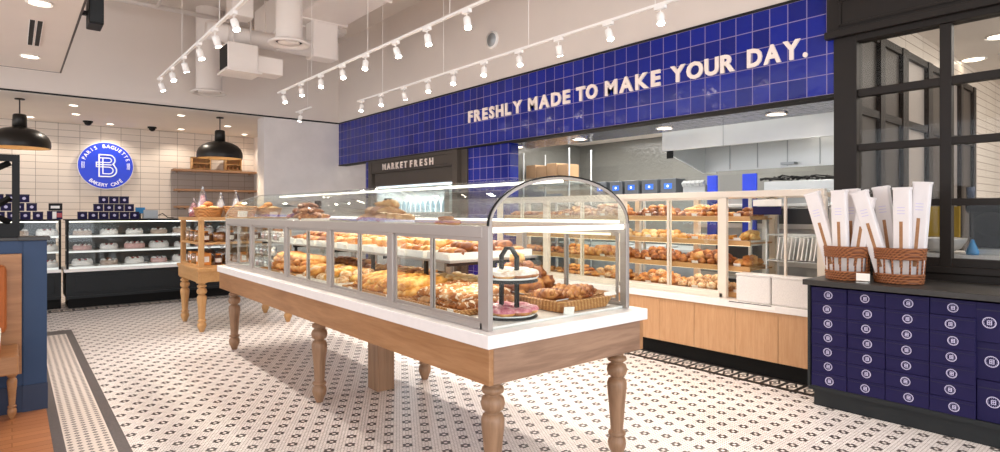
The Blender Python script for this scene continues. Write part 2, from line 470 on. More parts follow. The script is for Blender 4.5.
def remember(o):
    """note a thing's parts so that copies need no search"""
    PROTO_KIDS[o.name] = list(o.children)
    for c in o.children: PROTO_KIDS[c.name] = list(c.children)
ORD = 'first second third fourth fifth sixth seventh eighth ninth tenth eleventh twelfth thirteenth fourteenth fifteenth sixteenth seventeenth eighteenth nineteenth twentieth'.split()
ORD += ['twenty-'+w for w in ORD[:9]] + ['thirtieth'] + ['thirty-'+w for w in ORD[:9]] + ['fortieth'] + ['forty-'+w for w in ORD[:9]]
def text_mesh(name, txt, size, mat, depth=.01, bold=.0, align='CENTER'):
    cu = bpy.data.curves.new(name, 'FONT'); cu.body = txt; cu.size = size; cu.extrude = depth; cu.offset = bold
    cu.align_x = align; cu.align_y = 'BOTTOM_BASELINE'; cu.resolution_u = 3
    o = bpy.data.objects.new(name, cu); COL.objects.link(o)
    dg = bpy.context.evaluated_depsgraph_get(); dg.update()
    me = bpy.data.meshes.new_from_object(o.evaluated_get(dg))
    bpy.data.objects.remove(o); bpy.data.curves.remove(cu)
    me.materials.clear(); me.materials.append(M[mat]); me.name = name
    return me

# ================================================================ SETTING
struct('floor', MB().box(-5, 13, -4.5, 16.2, -.1, 0), 'floor')
struct('floor_wood', MB().box(-5, .20, -4.5, 9.22, 0, .003), 'woodfloor')
mt = MB().box(.20, .262, -4.5, 9.22, 0, .004).box(.509, .580, -4.5, 9.22, 0, .004).box(.262, .509, 8.92, 9.22, 0, .004)
struct('trim_1', mt, 'mat_grey')
struct('trim_2', MB().box(.262, .509, -4.5, 8.92, 0, .004), 'mat_field')
struct('trim_3', MB().box(4.99, 5.29, .2, 11.2, 0, .003), 'border_y')
struct('trim_4', MB().box(-3, 4.9, 10.92, 11.22, 0, .003), 'border_x')
struct('ceiling', MB().box(-5, 13, -4.5, 12.2, 5.2, 5.3), 'ceil')
struct('ceiling_soffit', MB().box(-5, 4.9, 12.15, 15.85, 3.42, 3.52), 'soffit')
struct('wall_back_upper', MB().box(-5, 5.5, 12.1, 12.3, 3.45, 5.2), 'paint')
struct('trim_5', MB().box(-5, 5.49, 12.085, 12.3, 3.43, 3.45), 'dark_gap')
struct('wall_right_upper', MB().box(5.5, 5.75, 2.0, 12.3, 3.445, 5.2), 'paint')
struct('wall_right_front', MB().box(5.5, 5.75, -4.5, 2.0, 3.6, 5.2), 'paint')
struct('trim_6', MB().box(5.485, 5.7, 2.04, 12.1, 3.422, 3.445), 'dark_gap')
struct('wall_right_tiled', MB().box(5.5, 5.68, 2.04, 12.1, 2.53, 3.422), 'bluetile')
struct('trim_7', MB().box(5.492, 5.68, 2.04, 12.1, 2.508, 2.53), 'dark_gap')
struct('wall_pier', MB().box(3.9, 7.0, 12.1, 12.5, 0, 3.42), 'plaster')
struct('wall_back', MB().box(-5, 4.9, 15.7, 15.85, 0, 3.42), 'creamtile')
struct('wall_back_side', MB().box(4.8, 4.95, 12.5, 15.7, 0, 3.42), 'paint')
struct('wall_back_recess', MB().box(2.9, 4.8, 15.66, 15.7, .3, 2.50), 'greytile')
# tiled piers either side of the cooler, the tiled return and the dark tiled soffit of the pass-through
lw = MB().box(5.56, 5.72, 6.43, 7.60, 0, 2.508).box(5.52, 5.72, 10.66, 10.87, 0, 2.508).box(5.56, 5.72, 7.6, 10.66, 2.50, 2.508)
struct('wall_right_lower', lw, 'bluetile')
struct('trim_8', MB().box(5.53, 5.56, 7.44, 7.60, 0, 2.5), 'signtaupe')
struct('ceiling_tiled_soffit', MB().box(5.68, 6.42, 2.0, 6.9, 2.52, 2.56), 'soffittile')
struct('ceiling_kitchen', MB().box(5.7, 9.1, 2.1, 8.3, 2.86, 2.92), 'soffit')
struct('wall_kitchen_drop', MB().box(6.42, 6.46, 2.1, 6.9, 2.535, 2.86), 'steel_dull')
struct('wall_kitchen_back', MB().box(9.0, 9.15, 2.1, 8.3, 0, 2.86), 'kitwall')
struct('wall_kitchen_end', MB().box(5.72, 9.0, 8.2, 8.35, 0, 2.86), 'kitwall_x')
struct('wall_kitchen_side', MB().box(6.12, 9.15, 2.0, 2.1, 0, 2.86), 'paint')
# ---- recessed ceiling lights: each its own thing
def downlight(x, y, z, label, r=.062, group=None):
    t = thing('recessed_downlight', label, 'ceiling light', (x, y, z), 0, group)
    MB().lathe([(r*1.25, -.012), (r*1.25, -.002), (r, -.002), (r, -.012)], n=24, cap=False).build('trim_ring', 'white', t, True)
    MB().lathe([(r, -.006), (r, -.002)], n=24).build('lens', 'downlight', t)
    return t
for i, (x, y, w) in enumerate([(.85, 12.95, 'beside the first black pendant'), (.96, 14.1, 'behind the first black pendant, second row'), (.28, 15.1, 'close to the tile wall behind the black window frame'), (2.57, 12.93, 'just in front of the second black pendant'), (3.0, 15.1, 'close to the tile wall above the wooden shelves'), (3.69, 13.9, 'between the second pendant and the white pier'), (4.4, 15.1, 'in the back corner above the wooden crates'), (1.64, 15.2, 'grazing the tile wall above the round blue sign')]):
    downlight(x, y, 3.42, 'small soffit downlight '+w, group='soffit downlights')
for i, (y, w) in enumerate([(2.81, 'next to the dark window frame'), (4.16, 'above the first screens'), (5.54, 'above the glass arch'), (6.84, 'beside the blue tiled return')]):
    downlight(6.07, y, 2.52, 'round downlight in the dark tiled soffit '+w, .085, 'pass-through downlights')
for k, (x, y) in enumerate([(1.23, 15.04), (2.43, 15.17)]):
    t = thing('dome_camera', 'small black ceiling dome camera '+('above the top of the round blue sign' if k == 0 else 'between the round sign and the wooden shelves'), 'camera', (x, y, 3.42))
    MB().lathe([(.09, -.03), (.09, 0)], n=20).build('base', 'blackmetal', t, True)
    MB().ell((0, 0, -.03), (.07, .07, .07)).build('dome', 'blackmetal', t, True)

# spot light helper for real lamps
SPOTN = [0]
def spot(parent, loc, direction, power, size=R(95), col=(1, .90, .80), rad=.03, blend=.6):
    d = bpy.data.lights.new('spot_beam', 'SPOT'); d.energy = power; d.spot_size = size; d.spot_blend = blend; d.color = col; d.shadow_soft_size = rad
    o = bpy.data.objects.new('spot_beam', d); COL.objects.link(o); o.location = loc
    o.rotation_euler = Vector(direction).to_track_quat('-Z', 'Y').to_euler()
    if parent: o.parent = parent
    return o
for (x, y) in [(.85, 12.95), (2.57, 12.93), (1.64, 15.2), (3.0, 15.1), (.28, 15.1), (4.4, 15.1)]:
    spot(None, (x, y, 3.39), (0, .05, -1), 42, R(130), (1, .89, .76))
for y in (2.81, 4.16, 5.54, 6.84): spot(None, (6.07, y, 2.49), (0, 0, -1), 60, R(150), (1, .93, .85))
area_light('kitchen_fill', (7.6, 5.2, 2.84), (0, 0, 0), 1.6, 5, 150, (1, .97, .93))  # unseen fill light over the kitchen; no lamp panel is built here

# ================================================================ FASCIA LETTERING
def px_y(px, X0=5.5):
    a = math.atan2(488, 584.5); s = (px-500)/584.5
    return X0*(cos(a)-sin(a)*s)/(sin(a)+cos(a)*s)
def lettering(name, words, X0, z0, cap, depth, mat, label, cat, bold=.009):
    t = thing(name, label, cat, (X0, px_y(words[0][1], X0), z0))
    y_org = px_y(words[0][1], X0)
    for w, a, b_ in words:
        ya, yb = px_y(a, X0), px_y(b_, X0); size = cap/.70
        ms = [text_mesh('letter', ch, size, mat, depth/2, bold, 'LEFT') for ch in w]
        sp = [(min(v.co.x for v in m.vertices), max(v.co.x for v in m.vertices)) for m in ms]
        tot = sum(s1-s0 for s0, s1 in sp); wide = 1.08
        tr = ((ya-yb)-tot*wide)/max(1, len(w)-1)
        if len(w) == 1: tr = 0; wide = 1
        if tr < .012: wide = ((ya-yb)-.016*(len(w)-1))/tot; tr = .016
        x = 0
        for m, (s0, s1) in zip(ms, sp):
            o = link('letter', m, t, (-depth/2, (ya-y_org)-(x-s0*wide), 0), (R(90), 0, R(-90)))
            o.scale = (wide, 1, 1)
            x += (s1-s0)*wide+tr
    return t
lettering('wall_lettering', [('FRESHLY', 469, 522.5), ('MADE', 528.9, 570.5), ('TO', 577, 598), ('MAKE', 605.8, 661), ('YOUR', 671, 735.5), ('DAY', 747.8, 801), ('.', 803.5, 808)], 5.5, 2.905, .165, .02, 'letter',
          'raised cream capital letters on the blue tiled band above the kitchen opening', 'sign')

# ================================================================ TRACK LIGHTING
def head_proto():
    t = thing('track_spotlight', 'x', 'track light')
    MB().box(-.018, .018, -.05, .05, -.03, 0).build('adapter', 'white', t)
    MB().lathe([(.005, -.075), (.005, -.03)], n=8).build('stem', 'white', t)
    hd = MB().lathe([(.020, 0), (.030, -.003), (.032, -.014), (.032, -.10), (.028, -.101)], n=18)
    o = hd.build('can', 'white', t, True, loc=(0, 0, -.07))
    MB().lathe([(.0285, -.104), (.0285, -.101)], n=18).build('lens', 'lamp', o)
    return t
HP = None
def track(X0, z0, ys, lead, name_w, power, aim):
    global HP
    t = thing('lighting_track', 'slim white lighting track '+name_w, 'lighting track', (X0, 0, z0))
    a, b_ = lead
    MB().box(-.013, .013, a, b_, 0, .022).build('rail', 'white', t)
    y = a+.15
    while y < b_:
        MB().lathe([(.0025, .02), (.0025, 5.2-z0)], (0, y, 0), n=6).build('suspension_rod', 'white', t)
        y += 1.55
    for i, y in enumerate(ys):
        lab = f'white cylindrical spotlight, {ORD[i]} from the near end, track {name_w}'
        if HP is None:
            HP = head_proto(); h = HP; remember(HP); h.location = (X0, y, z0)
            h['label'] = lab
        else: h = dup(HP, (X0, y, z0), (0, 0, 0), lab)
        h['group'] = 'spotlights on the track '+name_w
        can = [c for c in h.children if c.name.startswith('can')][0]
        dx, dy = aim[i % len(aim)]
        can.rotation_euler = (dy, dx, 0)
        d = Euler((dy, dx, 0)).to_matrix() @ Vector((0, 0, -1))
        spot(None, (X0+d.x*.14, y+d.y*.14, z0-.08+d.z*.14-.0), d, power, R(100))
track(2.97, 3.22, [4.0, 4.62, 5.2, 5.85, 6.44, 7.06, 7.71, 8.37], (1.0, 8.6), 'above the long bakery display', 60, [(.15, -.4), (.0, -.3), (-.1, -.45), (.25, -.3), (.1, -.5)])
track(4.1, 3.2, [2.85, 3.4, 4.02, 4.6, 5.19, 5.78, 6.36, 6.96, 7.6, 8.2], (1.2, 8.35), 'beside the blue tiled band', 62, [(.35, -.3), (.15, -.4), (-.35, .1), (.2, -.4), (.3, -.3)])
track(1.47, 3.23, [5.35, 5.96, 6.57, 7.25, 7.89, 8.59], (1.0, 8.75), 'over the open floor', 66, [(-.15, -.4), (-.3, -.1), (-.2, -.3), (-.3, .1)])
track(3.75, 3.2, [9.75], (9.3, 9.95), 'in the far corner by the pier', 40, [(.2, .1)])

# ================================================================ DUCTS
t = thing('supply_duct', 'large pale painted rectangular air duct running along the high ceiling', 'air duct', (0, 0, 0))
MB().box(3.25, 4.03, 3.0, 10.6, 4.42, 5.0).build('trunk', 'duct', t, bevel=.02)
for y in (4.4, 5.8, 7.2, 8.6, 10.0):
    MB().box(3.23, 4.05, y-.015, y+.015, 4.40, 5.02).build('flange', 'duct', t)
for y in (3.7, 8.9):
    MB().box(3.21, 3.225, y-.01, y+.01, 4.38, 5.2).box(4.055, 4.07, y-.01, y+.01, 4.38, 5.2).box(3.21, 4.07, y-.01, y+.01, 4.37, 4.39).build('hanger_strap', 'duct', t)
def round_drop(x, y, zb, lab, r=.17, f=.10):
    t = thing('duct_diffuser', lab, 'air diffuser', (x, y, zb))
    MB().lathe([(r, .06), (r, 5.2-zb)], n=28, cap=False).build('drop_pipe', 'duct', t, True)
    MB().lathe([(r+f-.02, .0), (r+f, .02), (r+f*.5, .05), (r, .06)], n=32, cap=False).lathe([(r+f-.02, 0), (r+.02, .012), (r+.0, .05)], n=32, cap=False).build('flange', 'duct', t, True)
    MB().lathe([(r-.05, .01), (r-.03, .03)], n=28).build('cone', 'duct', t, True)
    MB().lathe([(r+.015, .045), (r+.015, .05)], n=28).build('dark_throat', 'dark_gap', t)
    return t
round_drop(2.8, 7.69, 3.7, 'round duct drop with a flared disc diffuser, hanging before the big rectangular duct')
round_drop(2.76, 11.6, 3.66, 'slender round duct drop with disc diffuser near the low soffit', .215, .09)
t = thing('cross_duct', 'round pale duct running across under the ceiling to the big trunk', 'air duct', (0, 0, 0))
MB().tube([(2.05, 8.75, 4.0), (3.6, 8.75, 4.0)], .12, 24).build('pipe', 'duct', t, True)
for x in (2.3, 3.0): MB().tube([(x-.015, 8.75, 4.0), (x+.015, 8.75, 4.0)], .13, 24).build('seam_band', 'duct', t, True)
MB().box(3.5, 3.9, 8.6, 8.9, 3.86, 4.42).build('take_off', 'duct', t, bevel=.02)
t = thing('duct_box', 'boxy pale duct section with an open dark end below the round cross duct', 'air duct', (2.26, 8.62, 3.44))
MB().box(-.02, .38, -.2, .2, .0, .38).build('casing', 'duct', t, bevel=.015)
MB().box(-.03, -.02, -.17, .17, .04, .34).build('open_end', 'dark_gap', t)
MB().box(.38, .74, -.16, .16, .02, .26).build('extension', 'duct', t, bevel=.015)
MB().box(-.05, .42, -.23, .23, -.02, .0).build('bottom_flange', 'duct', t)
MB().box(.1, .11, -.02, .02, .42, 1.74).box(.33, .34, -.02, .02, .36, 1.74).build('hanger', 'duct', t)
t = thing('riser_duct', 'square pale duct rising to the ceiling beside the round drop', 'air duct', (2.26, 8.3, 4.15))
MB().box(0, .28, 0, .28, 0, 1.05).build('casing', 'duct', t, bevel=.015)
MB().box(-.02, .30, -.02, .30, .3, .33).build('flange', 'duct', t)
t = thing('ceiling_pipe', 'thin white sprinkler pipe running across below the ceiling', 'pipe', (0, 11.4, 5.0))
MB().tube([(-3, 0, 0), (3.4, 0, 0)], .04, 12).build('run', 'duct', t, True)
MB().tube([(1.9, 0, 0), (1.9, -2.2, 0)], .03, 12).build('branch', 'duct', t, True)
for x in (-1, 1, 3): MB().lathe([(.008, .04), (.008, .2)], (x, 0, 0), n=6).build('hanger', 'duct', t)
t = thing('ceiling_grille', 'long slatted return grille in the wall corner behind the big duct', 'grille', (4.75, 11.2, 4.9))
MB().box(-.45, .45, -.12, .12, .2, .3).build('frame', 'duct', t)
for k in range(6): MB().box(-.42, .42, -.10+k*.035, -.09+k*.035, .16, .2).build('slat', 'duct', t)
t = thing('round_wall_speaker', 'small round white speaker on the high wall above the tiled band', 'speaker', (5.5, 6.75, 4.06))
MB().tube([(0, 0, 0), (-.03, 0, 0)], .13, 24).build('rim', 'white', t, True)
MB().tube([(-.03, 0, 0), (-.034, 0, 0)], .10, 24).build('grille', 'steel_dull', t, True)
# hanging ceiling cloud
t = thing('ceiling_panel', 'pale suspended flat ceiling panel hanging over the booths', 'ceiling panel', (0, 0, 3.4))
MB().box(-4.0, .50, 1.0, 9.92, 0, .12).build('slab', 'soffit', t)
MB().box(-4.0, .515, .99, 9.935, -.012, .0).build('edge_trim', 'signtaupe', t)
MB().box(-3.98, .495, 1.02, 9.9, -.0125, -.011).build('underside', 'soffit', t)
MB().box(-.5, -.48, 3, 3.02, .12, 1.8).box(-.5, -.48, 8, 8.02, .12, 1.8).build('hanger', 'duct', t)
for k, (x, w) in enumerate([(.155, 'outer'), (.215, 'inner')]):
    t = thing('slot_diffuser', f'long narrow black slot diffuser in the hanging panel, {w} of the two', 'air diffuser', (x, 7.9, 3.386), 0, 'slot diffusers in the hanging panel')
    MB().box(-.02, .02, -.55, .55, -.004, 0).build('slot', 'blackmetal', t)
    MB().box(-.026, -.02, -.56, .56, -.006, 0).box(.02, .026, -.56, .56, -.006, 0).build('flange', 'white', t)
downlight(.167, 9.07, 3.387, 'round downlight in the hanging panel beyond the slot diffusers', .08)
downlight(.19, 6.7, 3.387, 'round downlight in the hanging panel before the slot diffusers', .08)
t = thing('black_speaker', 'small black box loudspeaker fixed beside the edge of the hanging panel', 'speaker', (.56, 6.9, 3.30))
MB().box(0, .12, -.14, .14, 0, .26).build('cabinet', 'blackmetal', t, bevel=.01)
MB().box(-.045, 0, -.02, .02, .1, .14).build('bracket', 'blackmetal', t)
MB().box(.01, .11, -.145, -.14, .02, .24).build('grille', 'charcoal', t)

# ================================================================ PENDANTS
def pendant(x, y, lab):
    t = thing('pendant_lamp', lab, 'pendant lamp', (x, y, 2.585), 0, 'black dome pendants')
    MB().lathe([(.422, 0), (.43, .05), (.425, .11), (.395, .19), (.33, .26), (.23, .315), (.11, .345)], n=40, cap=False).build('shade', 'pendant', t, True)
    MB().lathe([(.412, .004), (.418, .05), (.412, .11), (.382, .185), (.315, .25), (.22, .305), (.02, .335)], n=40, cap=False).build('lining', 'pendant_in', t, True)
    MB().lathe([(.10, .33), (.095, .55), (.08, .57), (.02, .58)], n=24).build('neck', 'pendant', t, True)
    MB().lathe([(.010, .57), (.010, .825)], n=8).build('rod', 'pendant', t, True)
    MB().lathe([(.07, .815), (.07, .835)], n=20).build('canopy', 'pendant', t, True)
    MB().ell((0, 0, .2), (.06, .06, .07)).build('bulb', 'bulb', t, True)
    spot(None, (x, y, 2.58), (0, 0, -1), 60, R(150), (1, .8, .55), .08)
pendant(.10, 12.8, 'large black dome pendant hanging before the tile wall beside the black window frame')
pendant(3.24, 12.75, 'large black dome pendant hanging before the wooden wall shelves')

# ================================================================ ROUND SIGN
t = thing('round_wall_sign', 'round royal blue bakery sign with white monogram and ring of lettering', 'sign', (1.607, 15.6, 2.53))
def disc(r, y0, y1, n=64): return MB().tube([(0, y0, 0), (0, y1, 0)], r, n)
disc(.515, 0, .06).build('disc', 'royal', t, False)
rg = MB()
n = 64
vs = []; fs = []
for k in range(n):
    a = 2*pi*k/n
    for rr, yy in ((.512, -.004), (.522, -.004), (.522, .05), (.512, .05)): vs.append((rr*cos(a), yy, rr*sin(a)))
for k in range(n):
    for q in range(4): fs.append((k*4+q, k*4+(q+1) % 4, ((k+1) % n)*4+(q+1) % 4, ((k+1) % n)*4+q))
rg.add(vs, fs).build('white_rim', 'white', t)
def arc_text(txt, rad, a0, a1, size, inner=False):
    ms = [text_mesh('letter', ch, size, 'emissive_white', .003, .001, 'CENTER') if ch != ' ' else None for ch in txt]
    for i, m in enumerate(ms):
        if m is None: continue
        a = R(a0+(a1-a0)*i/(len(txt)-1))
        rr = rad
        o = link('letter', m, t, (rr*cos(a), -.006, rr*sin(a)))
        tilt = (a-pi/2) if not inner else (a+pi/2)
        o.rotation_euler = (Matrix.Rotation(-tilt, 3, 'Y') @ Matrix.Rotation(pi/2, 3, 'X')).to_euler()
arc_text('PARIS BAGUETTE', .395, 160, 20, .105)
arc_text('BAKERY CAF\u00c9', .468, 230, 310, .105, True)
def stroke(mb, pts, w, y0=-.02, y1=0.0):
    for (x0, z0), (x1, z1) in zip(pts, pts[1:]):
        d = Vector((x1-x0, z1-z0)); l = d.length; d /= l; nn = Vector((-d.y, d.x))*w/2; e = d*w*.5
        p = [(x0-e.x+nn.x, z0-e.y+nn.y), (x0-e.x-nn.x, z0-e.y-nn.y), (x1+e.x-nn.x, z1+e.y-nn.y), (x1+e.x+nn.x, z1+e.y+nn.y)]
        mb.prism(p, 1, y0, y1)
    return mb
def arcp(cx, cz, r, a0, a1, n=10): return [(cx+r*cos(R(a0+(a1-a0)*k/n)), cz+r*sin(R(a0+(a1-a0)*k/n))) for k in range(n+1)]
mg = MB(); w = .024
stroke(mg, [(-.13, .24), (.05, .24)]+arcp(.05, .125, .115, 90, -50)[1:]+[(.14, .03)]+arcp(.06, -.105, .135, 40, -90)+[(-.13, -.24), (-.13, .24)], w)
stroke(mg, [(-.13, .17), (.05, .17)]+arcp(.05, .12, .05, 90, -90, 6)[1:]+[(-.18, .07)], w*.8)
stroke(mg, [(-.06, .17), (-.06, -.18), (.055, -.18)]+arcp(.055, -.105, .075, -90, 90, 8)[1:]+[(-.18, -.03)], w*.8)
stroke(mg, [(-.18, .07), (-.18, -.03)], w*.8); stroke(mg, [(-.18, .02), (.09, .02)], w*.8)
mg.build('monogram', 'emissive_white', t)
for sx in (-1, 1):
    mm = MB()
    for k in range(3): stroke(mm, arcp(0, 0, .40+.022*k, 0-9+(180 if sx < 0 else 0), 9+(180 if sx < 0 else 0), 5), .008)
    mm.build('ornament', 'emissive_white', t)

# ================================================================ BACK WALL SHELVES
def wall_shelf(x0, x1, z, lab):
    t = thing('wall_shelf', lab, 'shelf', (x0, 15.38, z), 0, 'wooden wall shelves')
    MB().box(0, x1-x0, 0, .28, 0, .05).build('board', 'shelfwood', t, bevel=.004)
    for x in (.1, x1-x0-.12): MB().box(x, x+.02, .20, .28, -.03, 0).build('bracket', 'shelfwood', t)
wall_shelf(2.9, 4.78, 2.47, 'long brown wooden shelf capping the taupe tiles below the crates')
wall_shelf(2.95, 4.78, 2.0, 'brown wooden wall shelf at mid height on the taupe tiles')
wall_shelf(2.95, 3.3, 1.6, 'short lowest wooden wall shelf beside the bread baskets')
for k, (x, w, h) in enumerate([(3.3, .42, .30), (4.05, .38, .30)]):
    t = thing('wooden_crate', 'open honey wooden crate on the top wall shelf, '+('the one beside the tile wall' if k == 0 else 'the one beside the white pier'), 'crate', (x, 15.42, 2.52), 0, 'crates on the top shelf')
    MB().box(0, w, 0, .02, 0, .03).box(0, w, 0, .2, 0, .02).box(0, .02, 0, .2, 0, h).box(w-.02, w, 0, .2, 0, h).box(0, w, 0, .2, h-.02, h).box(0, w, .18, .2, 0, h).build('box', 'honey', t)
    MB().box(.02, w-.02, .02, .18, h/2, h/2+.015).build('shelf', 'honey', t)
    for q in range(3):
        MB().lathe([(.03, 0), (.032, .08), (.015, .1), (.015, .115)], (.08+q*.11, .09, .02), n=12).build('jar', 'darkwood', t, True)

# ================================================================ TURNED LEG
LEGP = [(.026, 0), (.030, .012), (.036, .03), (.050, .06), (.056, .09), (.051, .12), (.038, .130), (.038, .136), (.050, .139), (.054, .150), (.049, .161), (.038, .166), (.038, .172), (.043, .24), (.050, .34), (.059, .42), (.060, .455), (.050, .482), (.040, .487), (.037, .492),
        (.040, .498), (.055, .508), (.063, .537), (.055, .566), (.040, .577), (.037, .582), (.040, .587), (.054, .592), (.058, .605), (.054, .618), (.040, .624), (.037, .632), (.044, .638), (.066, .648), (.072, .66)]
def leg_mb(h, k=1.0, c=(0, 0, 0)):
    s = h/.66
    return MB().lathe([(r*k, z*s) for r, z in LEGP], c, n=24)

# ================================================================ MAIN DISPLAY TABLE
TX0, TX1, TY0, TY1, TZ = 1.735, 2.985, 2.165, 6.95, .91
t = thing('display_table', 'long oak table with turned legs and white stone top carrying the glass case', 'table', (0, 0, 0))
MB().box(TX0, TX1, TY0, TY1, TZ-.066, TZ).build('tabletop', 'quartz', t, bevel=.004)
ap = .662
for a in ((TX0+.02, TX0+.05, TY0+.02, TY1-.02), (TX1-.05, TX1-.02, TY0+.02, TY1-.02)):
    MB().box(*a, ap, TZ-.066).build('side_apron', 'oak', t, bevel=.003)
for a in ((TX0+.05, TX1-.05, TY0+.02, TY0+.05), (TX0+.05, TX1-.05, TY1-.05, TY1-.02)):
    MB().box(*a, ap, TZ-.066).build('end_apron', 'oak_x', t, bevel=.003)
MB().box(TX0+.05, TX1-.05, TY0+.05, TY1-.05, .80, TZ-.066).build('underframe', 'oak', t)
for x in (1.865, 2.845):
    for y in (2.29, 4.46, 6.76):
        leg_mb(.66).build('leg', 'oak_z', t, True, loc=(x, y, 0))
        MB().box(-.05, .05, -.05, .05, 0, .14).build('corner_block', 'oak_z', t, loc=(x, y, .6605), bevel=.004)
MB().box(2.335, 2.49, 4.38, 4.56, 0, .80).build('centre_post', 'oak_z', t, bevel=.004)

# ================================================================ GLASS DISPLAY CASE
CX0, CX1, CY0, CY1, CZ0, CZ1 = 1.80, 2.91, 2.245, 6.86, .911, 1.43
cxm = (CX0+CX1)/2; chw = (CX1-CX0)/2; AH = .27
t = CASE = thing('glass_display_case', 'long champagne-framed glass bakery case with arched glass top on the table', 'display case', (0, 0, 0))
MB().box(CX0+.03, CX1-.03, CY0+.03, CY1-.03, CZ0, CZ0+.012).build('base_plate', 'quartz', t)
# posts and rails
for x, y in ((CX0, CY0), (CX1-.03, CY0), (CX0, CY1-.05), (CX1-.03, CY1-.05)):
    MB().box(x, x+.03, y, y+(.07 if y == CY0 and x == CX0 else .05), CZ0, CZ1).build('corner_post', 'alu', t, bevel=.003)
for x in (CX0, CX1-.03):
    MB().box(x-.002, x+.032, CY0+.05, CY1-.05, CZ1-.06, CZ1).build('top_rail', 'alu', t, bevel=.003)
    MB().box(x, x+.03, CY0+.05, CY1-.05, CZ0, CZ0+.035).build('bottom_rail', 'alu', t, bevel=.003)
MB().box(CX0+.03, CX1-.03, CY1-.03, CY1, CZ1-.05, CZ1).build('end_rail', 'alu', t)
MB().box(CX0+.03, CX1-.03, CY1-.03, CY1, CZ0, CZ0+.03).build('end_rail', 'alu', t)
mull = [3.22, 4.14, 5.03, 5.985]
edges = [CY0+.07]+mull+[CY1-.05]
thin = [2.763, 3.66, 4.56, 5.47, 6.42]
for side, x in ((0, CX0), (1, CX1-.03)):
    for y in mull:
        MB().box(x, x+.03, y-.028, y+.028, CZ0+.03, CZ1-.06).build('mullion', 'alu', t, bevel=.003)
    for i in range(5):
        a, b_ = edges[i]+.028*(i > 0), edges[i+1]-.028*(i < 4); m = thin[i]
        for j, (p, q, off) in enumerate(((a, m+.012, .004), (m-.012, b_, .017))):
            fr = MB(); xo = x+off; zz0, zz1 = CZ0+.035, CZ1-.06; w = .018
            fr.box(xo, xo+.009, p, p+w, zz0, zz1).box(xo, xo+.009, q-w, q, zz0, zz1).box(xo, xo+.009, p+w, q-w, zz0, zz0+w).box(xo, xo+.009, p+w, q-w, zz1-w, zz1)
            d = fr.build('sliding_door', 'alu', t)
            MB().box(xo+.003, xo+.006, p+w, q-w, zz0+w, zz1-w).build('pane', 'glass', d)
MB().box(CX0+.03, CX1-.03, CY0+.006, CY0+.012, CZ0, CZ1-.03).build('end_pane', 'glass', t)
MB().box(CX0+.03, CX1-.03, CY1-.012, CY1-.006, CZ0+.03, CZ1-.05).build('end_pane', 'glass', t)
# arch
def arch(n=36, k=1.0, dz=0, th=0):
    out = []
    for i in range(n+1):
        a = pi-pi*i/n; out.append((cxm+(chw*k+th)*cos(a), CZ1+dz+(AH*k+th)*sin(a)))
    return out
def shell(mb, outer, inner, y0, y1):
    n = len(outer); vs = []; fs = []
    for y in (y0, y1):
        for (x, z) in outer: vs.append((x, y, z))
        for (x, z) in inner: vs.append((x, y, z))
    m = 2*n
    for i in range(n-1):
        fs.append((i, i+1, m+i+1, m+i)); fs.append((n+i+1, n+i, m+n+i, m+n+i+1))
        fs.append((i+1, i, n+i, n+i+1)); fs.append((m+i, m+i+1, m+n+i+1, m+n+i))
    fs.append((0, m, m+n, n)); fs.append((n-1, 2*n-1, m+2*n-1, m+n-1))
    return mb.add(vs, fs)
for (a, b_) in ((CY0+.012, CY1-.012),):
    shell(MB(), arch(), arch(th=-.006), a, b_).build('curved_glass', 'domeglass', t, True)
for (a, b_, m) in ((CY0+.004, CY0+.012, 'blackmetal'), (CY1-.012, CY1, 'alu')):
    shell(MB(), arch(th=.002), arch(th=-.006), a, b_).build('arch_trim', m, t, False)
shell(MB(), arch(th=-.008), arch(th=-.022), CY0+.002, CY0+.012).build('arch_bead', 'alu', t)
for y0 in (CY0+.013, CY1-.018):
    pts = arch(th=-.012); MB().prism(pts, 1, y0, y0+.005).build('end_lunette', 'glass', t)
# lights
MB().box(CX0+.035, CX1-.035, CY0+.016, CY0+.04, CZ1-.035, CZ1-.008).build('light_bar', 'led', t)
MB().box(CX0+.032, CX0+.05, CY0+.12, CY1-.1, CZ1-.075, CZ1-.062).build('glow_strip', 'ledwarm', t)
MB().box(CX1-.05, CX1-.032, CY0+.12, CY1-.1, CZ1-.075, CZ1-.062).build('glow_strip', 'ledwarm', t)
MB().box(cxm+.0, cxm+.025, CY0+.05, CY1-.1, CZ1+AH-.035, CZ1+AH-.018).build('glow_strip', 'led', t)
MB().box(CX1-.06, CX1-.035, CY0+.05, CY1-.1, CZ1+.002, CZ1+.018).build('glow_strip', 'led', t)  # glowing strip stands for light on the far rail, not a lamp
MB().box(CX0+.035, CX0+.30, 2.75, CY1-.1, CZ1-.012, CZ1-.004).build('top_deck', 'shelfglass', t)
MB().box(2.05, 2.78, 2.93, 6.7, 1.185, 1.20).build('upper_shelf', 'alu', t, bevel=.002)
for y in (2.95, 3.75, 4.6, 5.5, 6.4):
    MB().box(2.40, 2.425, y, y+.025, CZ0, 1.185).box(2.05, 2.78, y, y+.02, 1.165, 1.185).build('shelf_bracket', 'blackmetal', t)
for y in (6.1, 6.7):
    pass
MB().box(1.86, 2.85, 6.06, 6.78, 1.04, 1.052).build('glass_shelf', 'shelfglass', t)
area_light('case_wash', (cxm, (CY0+CY1)/2, CZ1-.02), (0, 0, 0), .6, 4.2, 14, (1, .86, .68)).parent = CASE
area_light('shelf_fill', (2.1, 4.4, 1.160), (0, R(-20), 0), .2, 3.6, 7, (1, .88, .70)).parent = CASE  # added fill under the upper shelf to brighten the lower breads

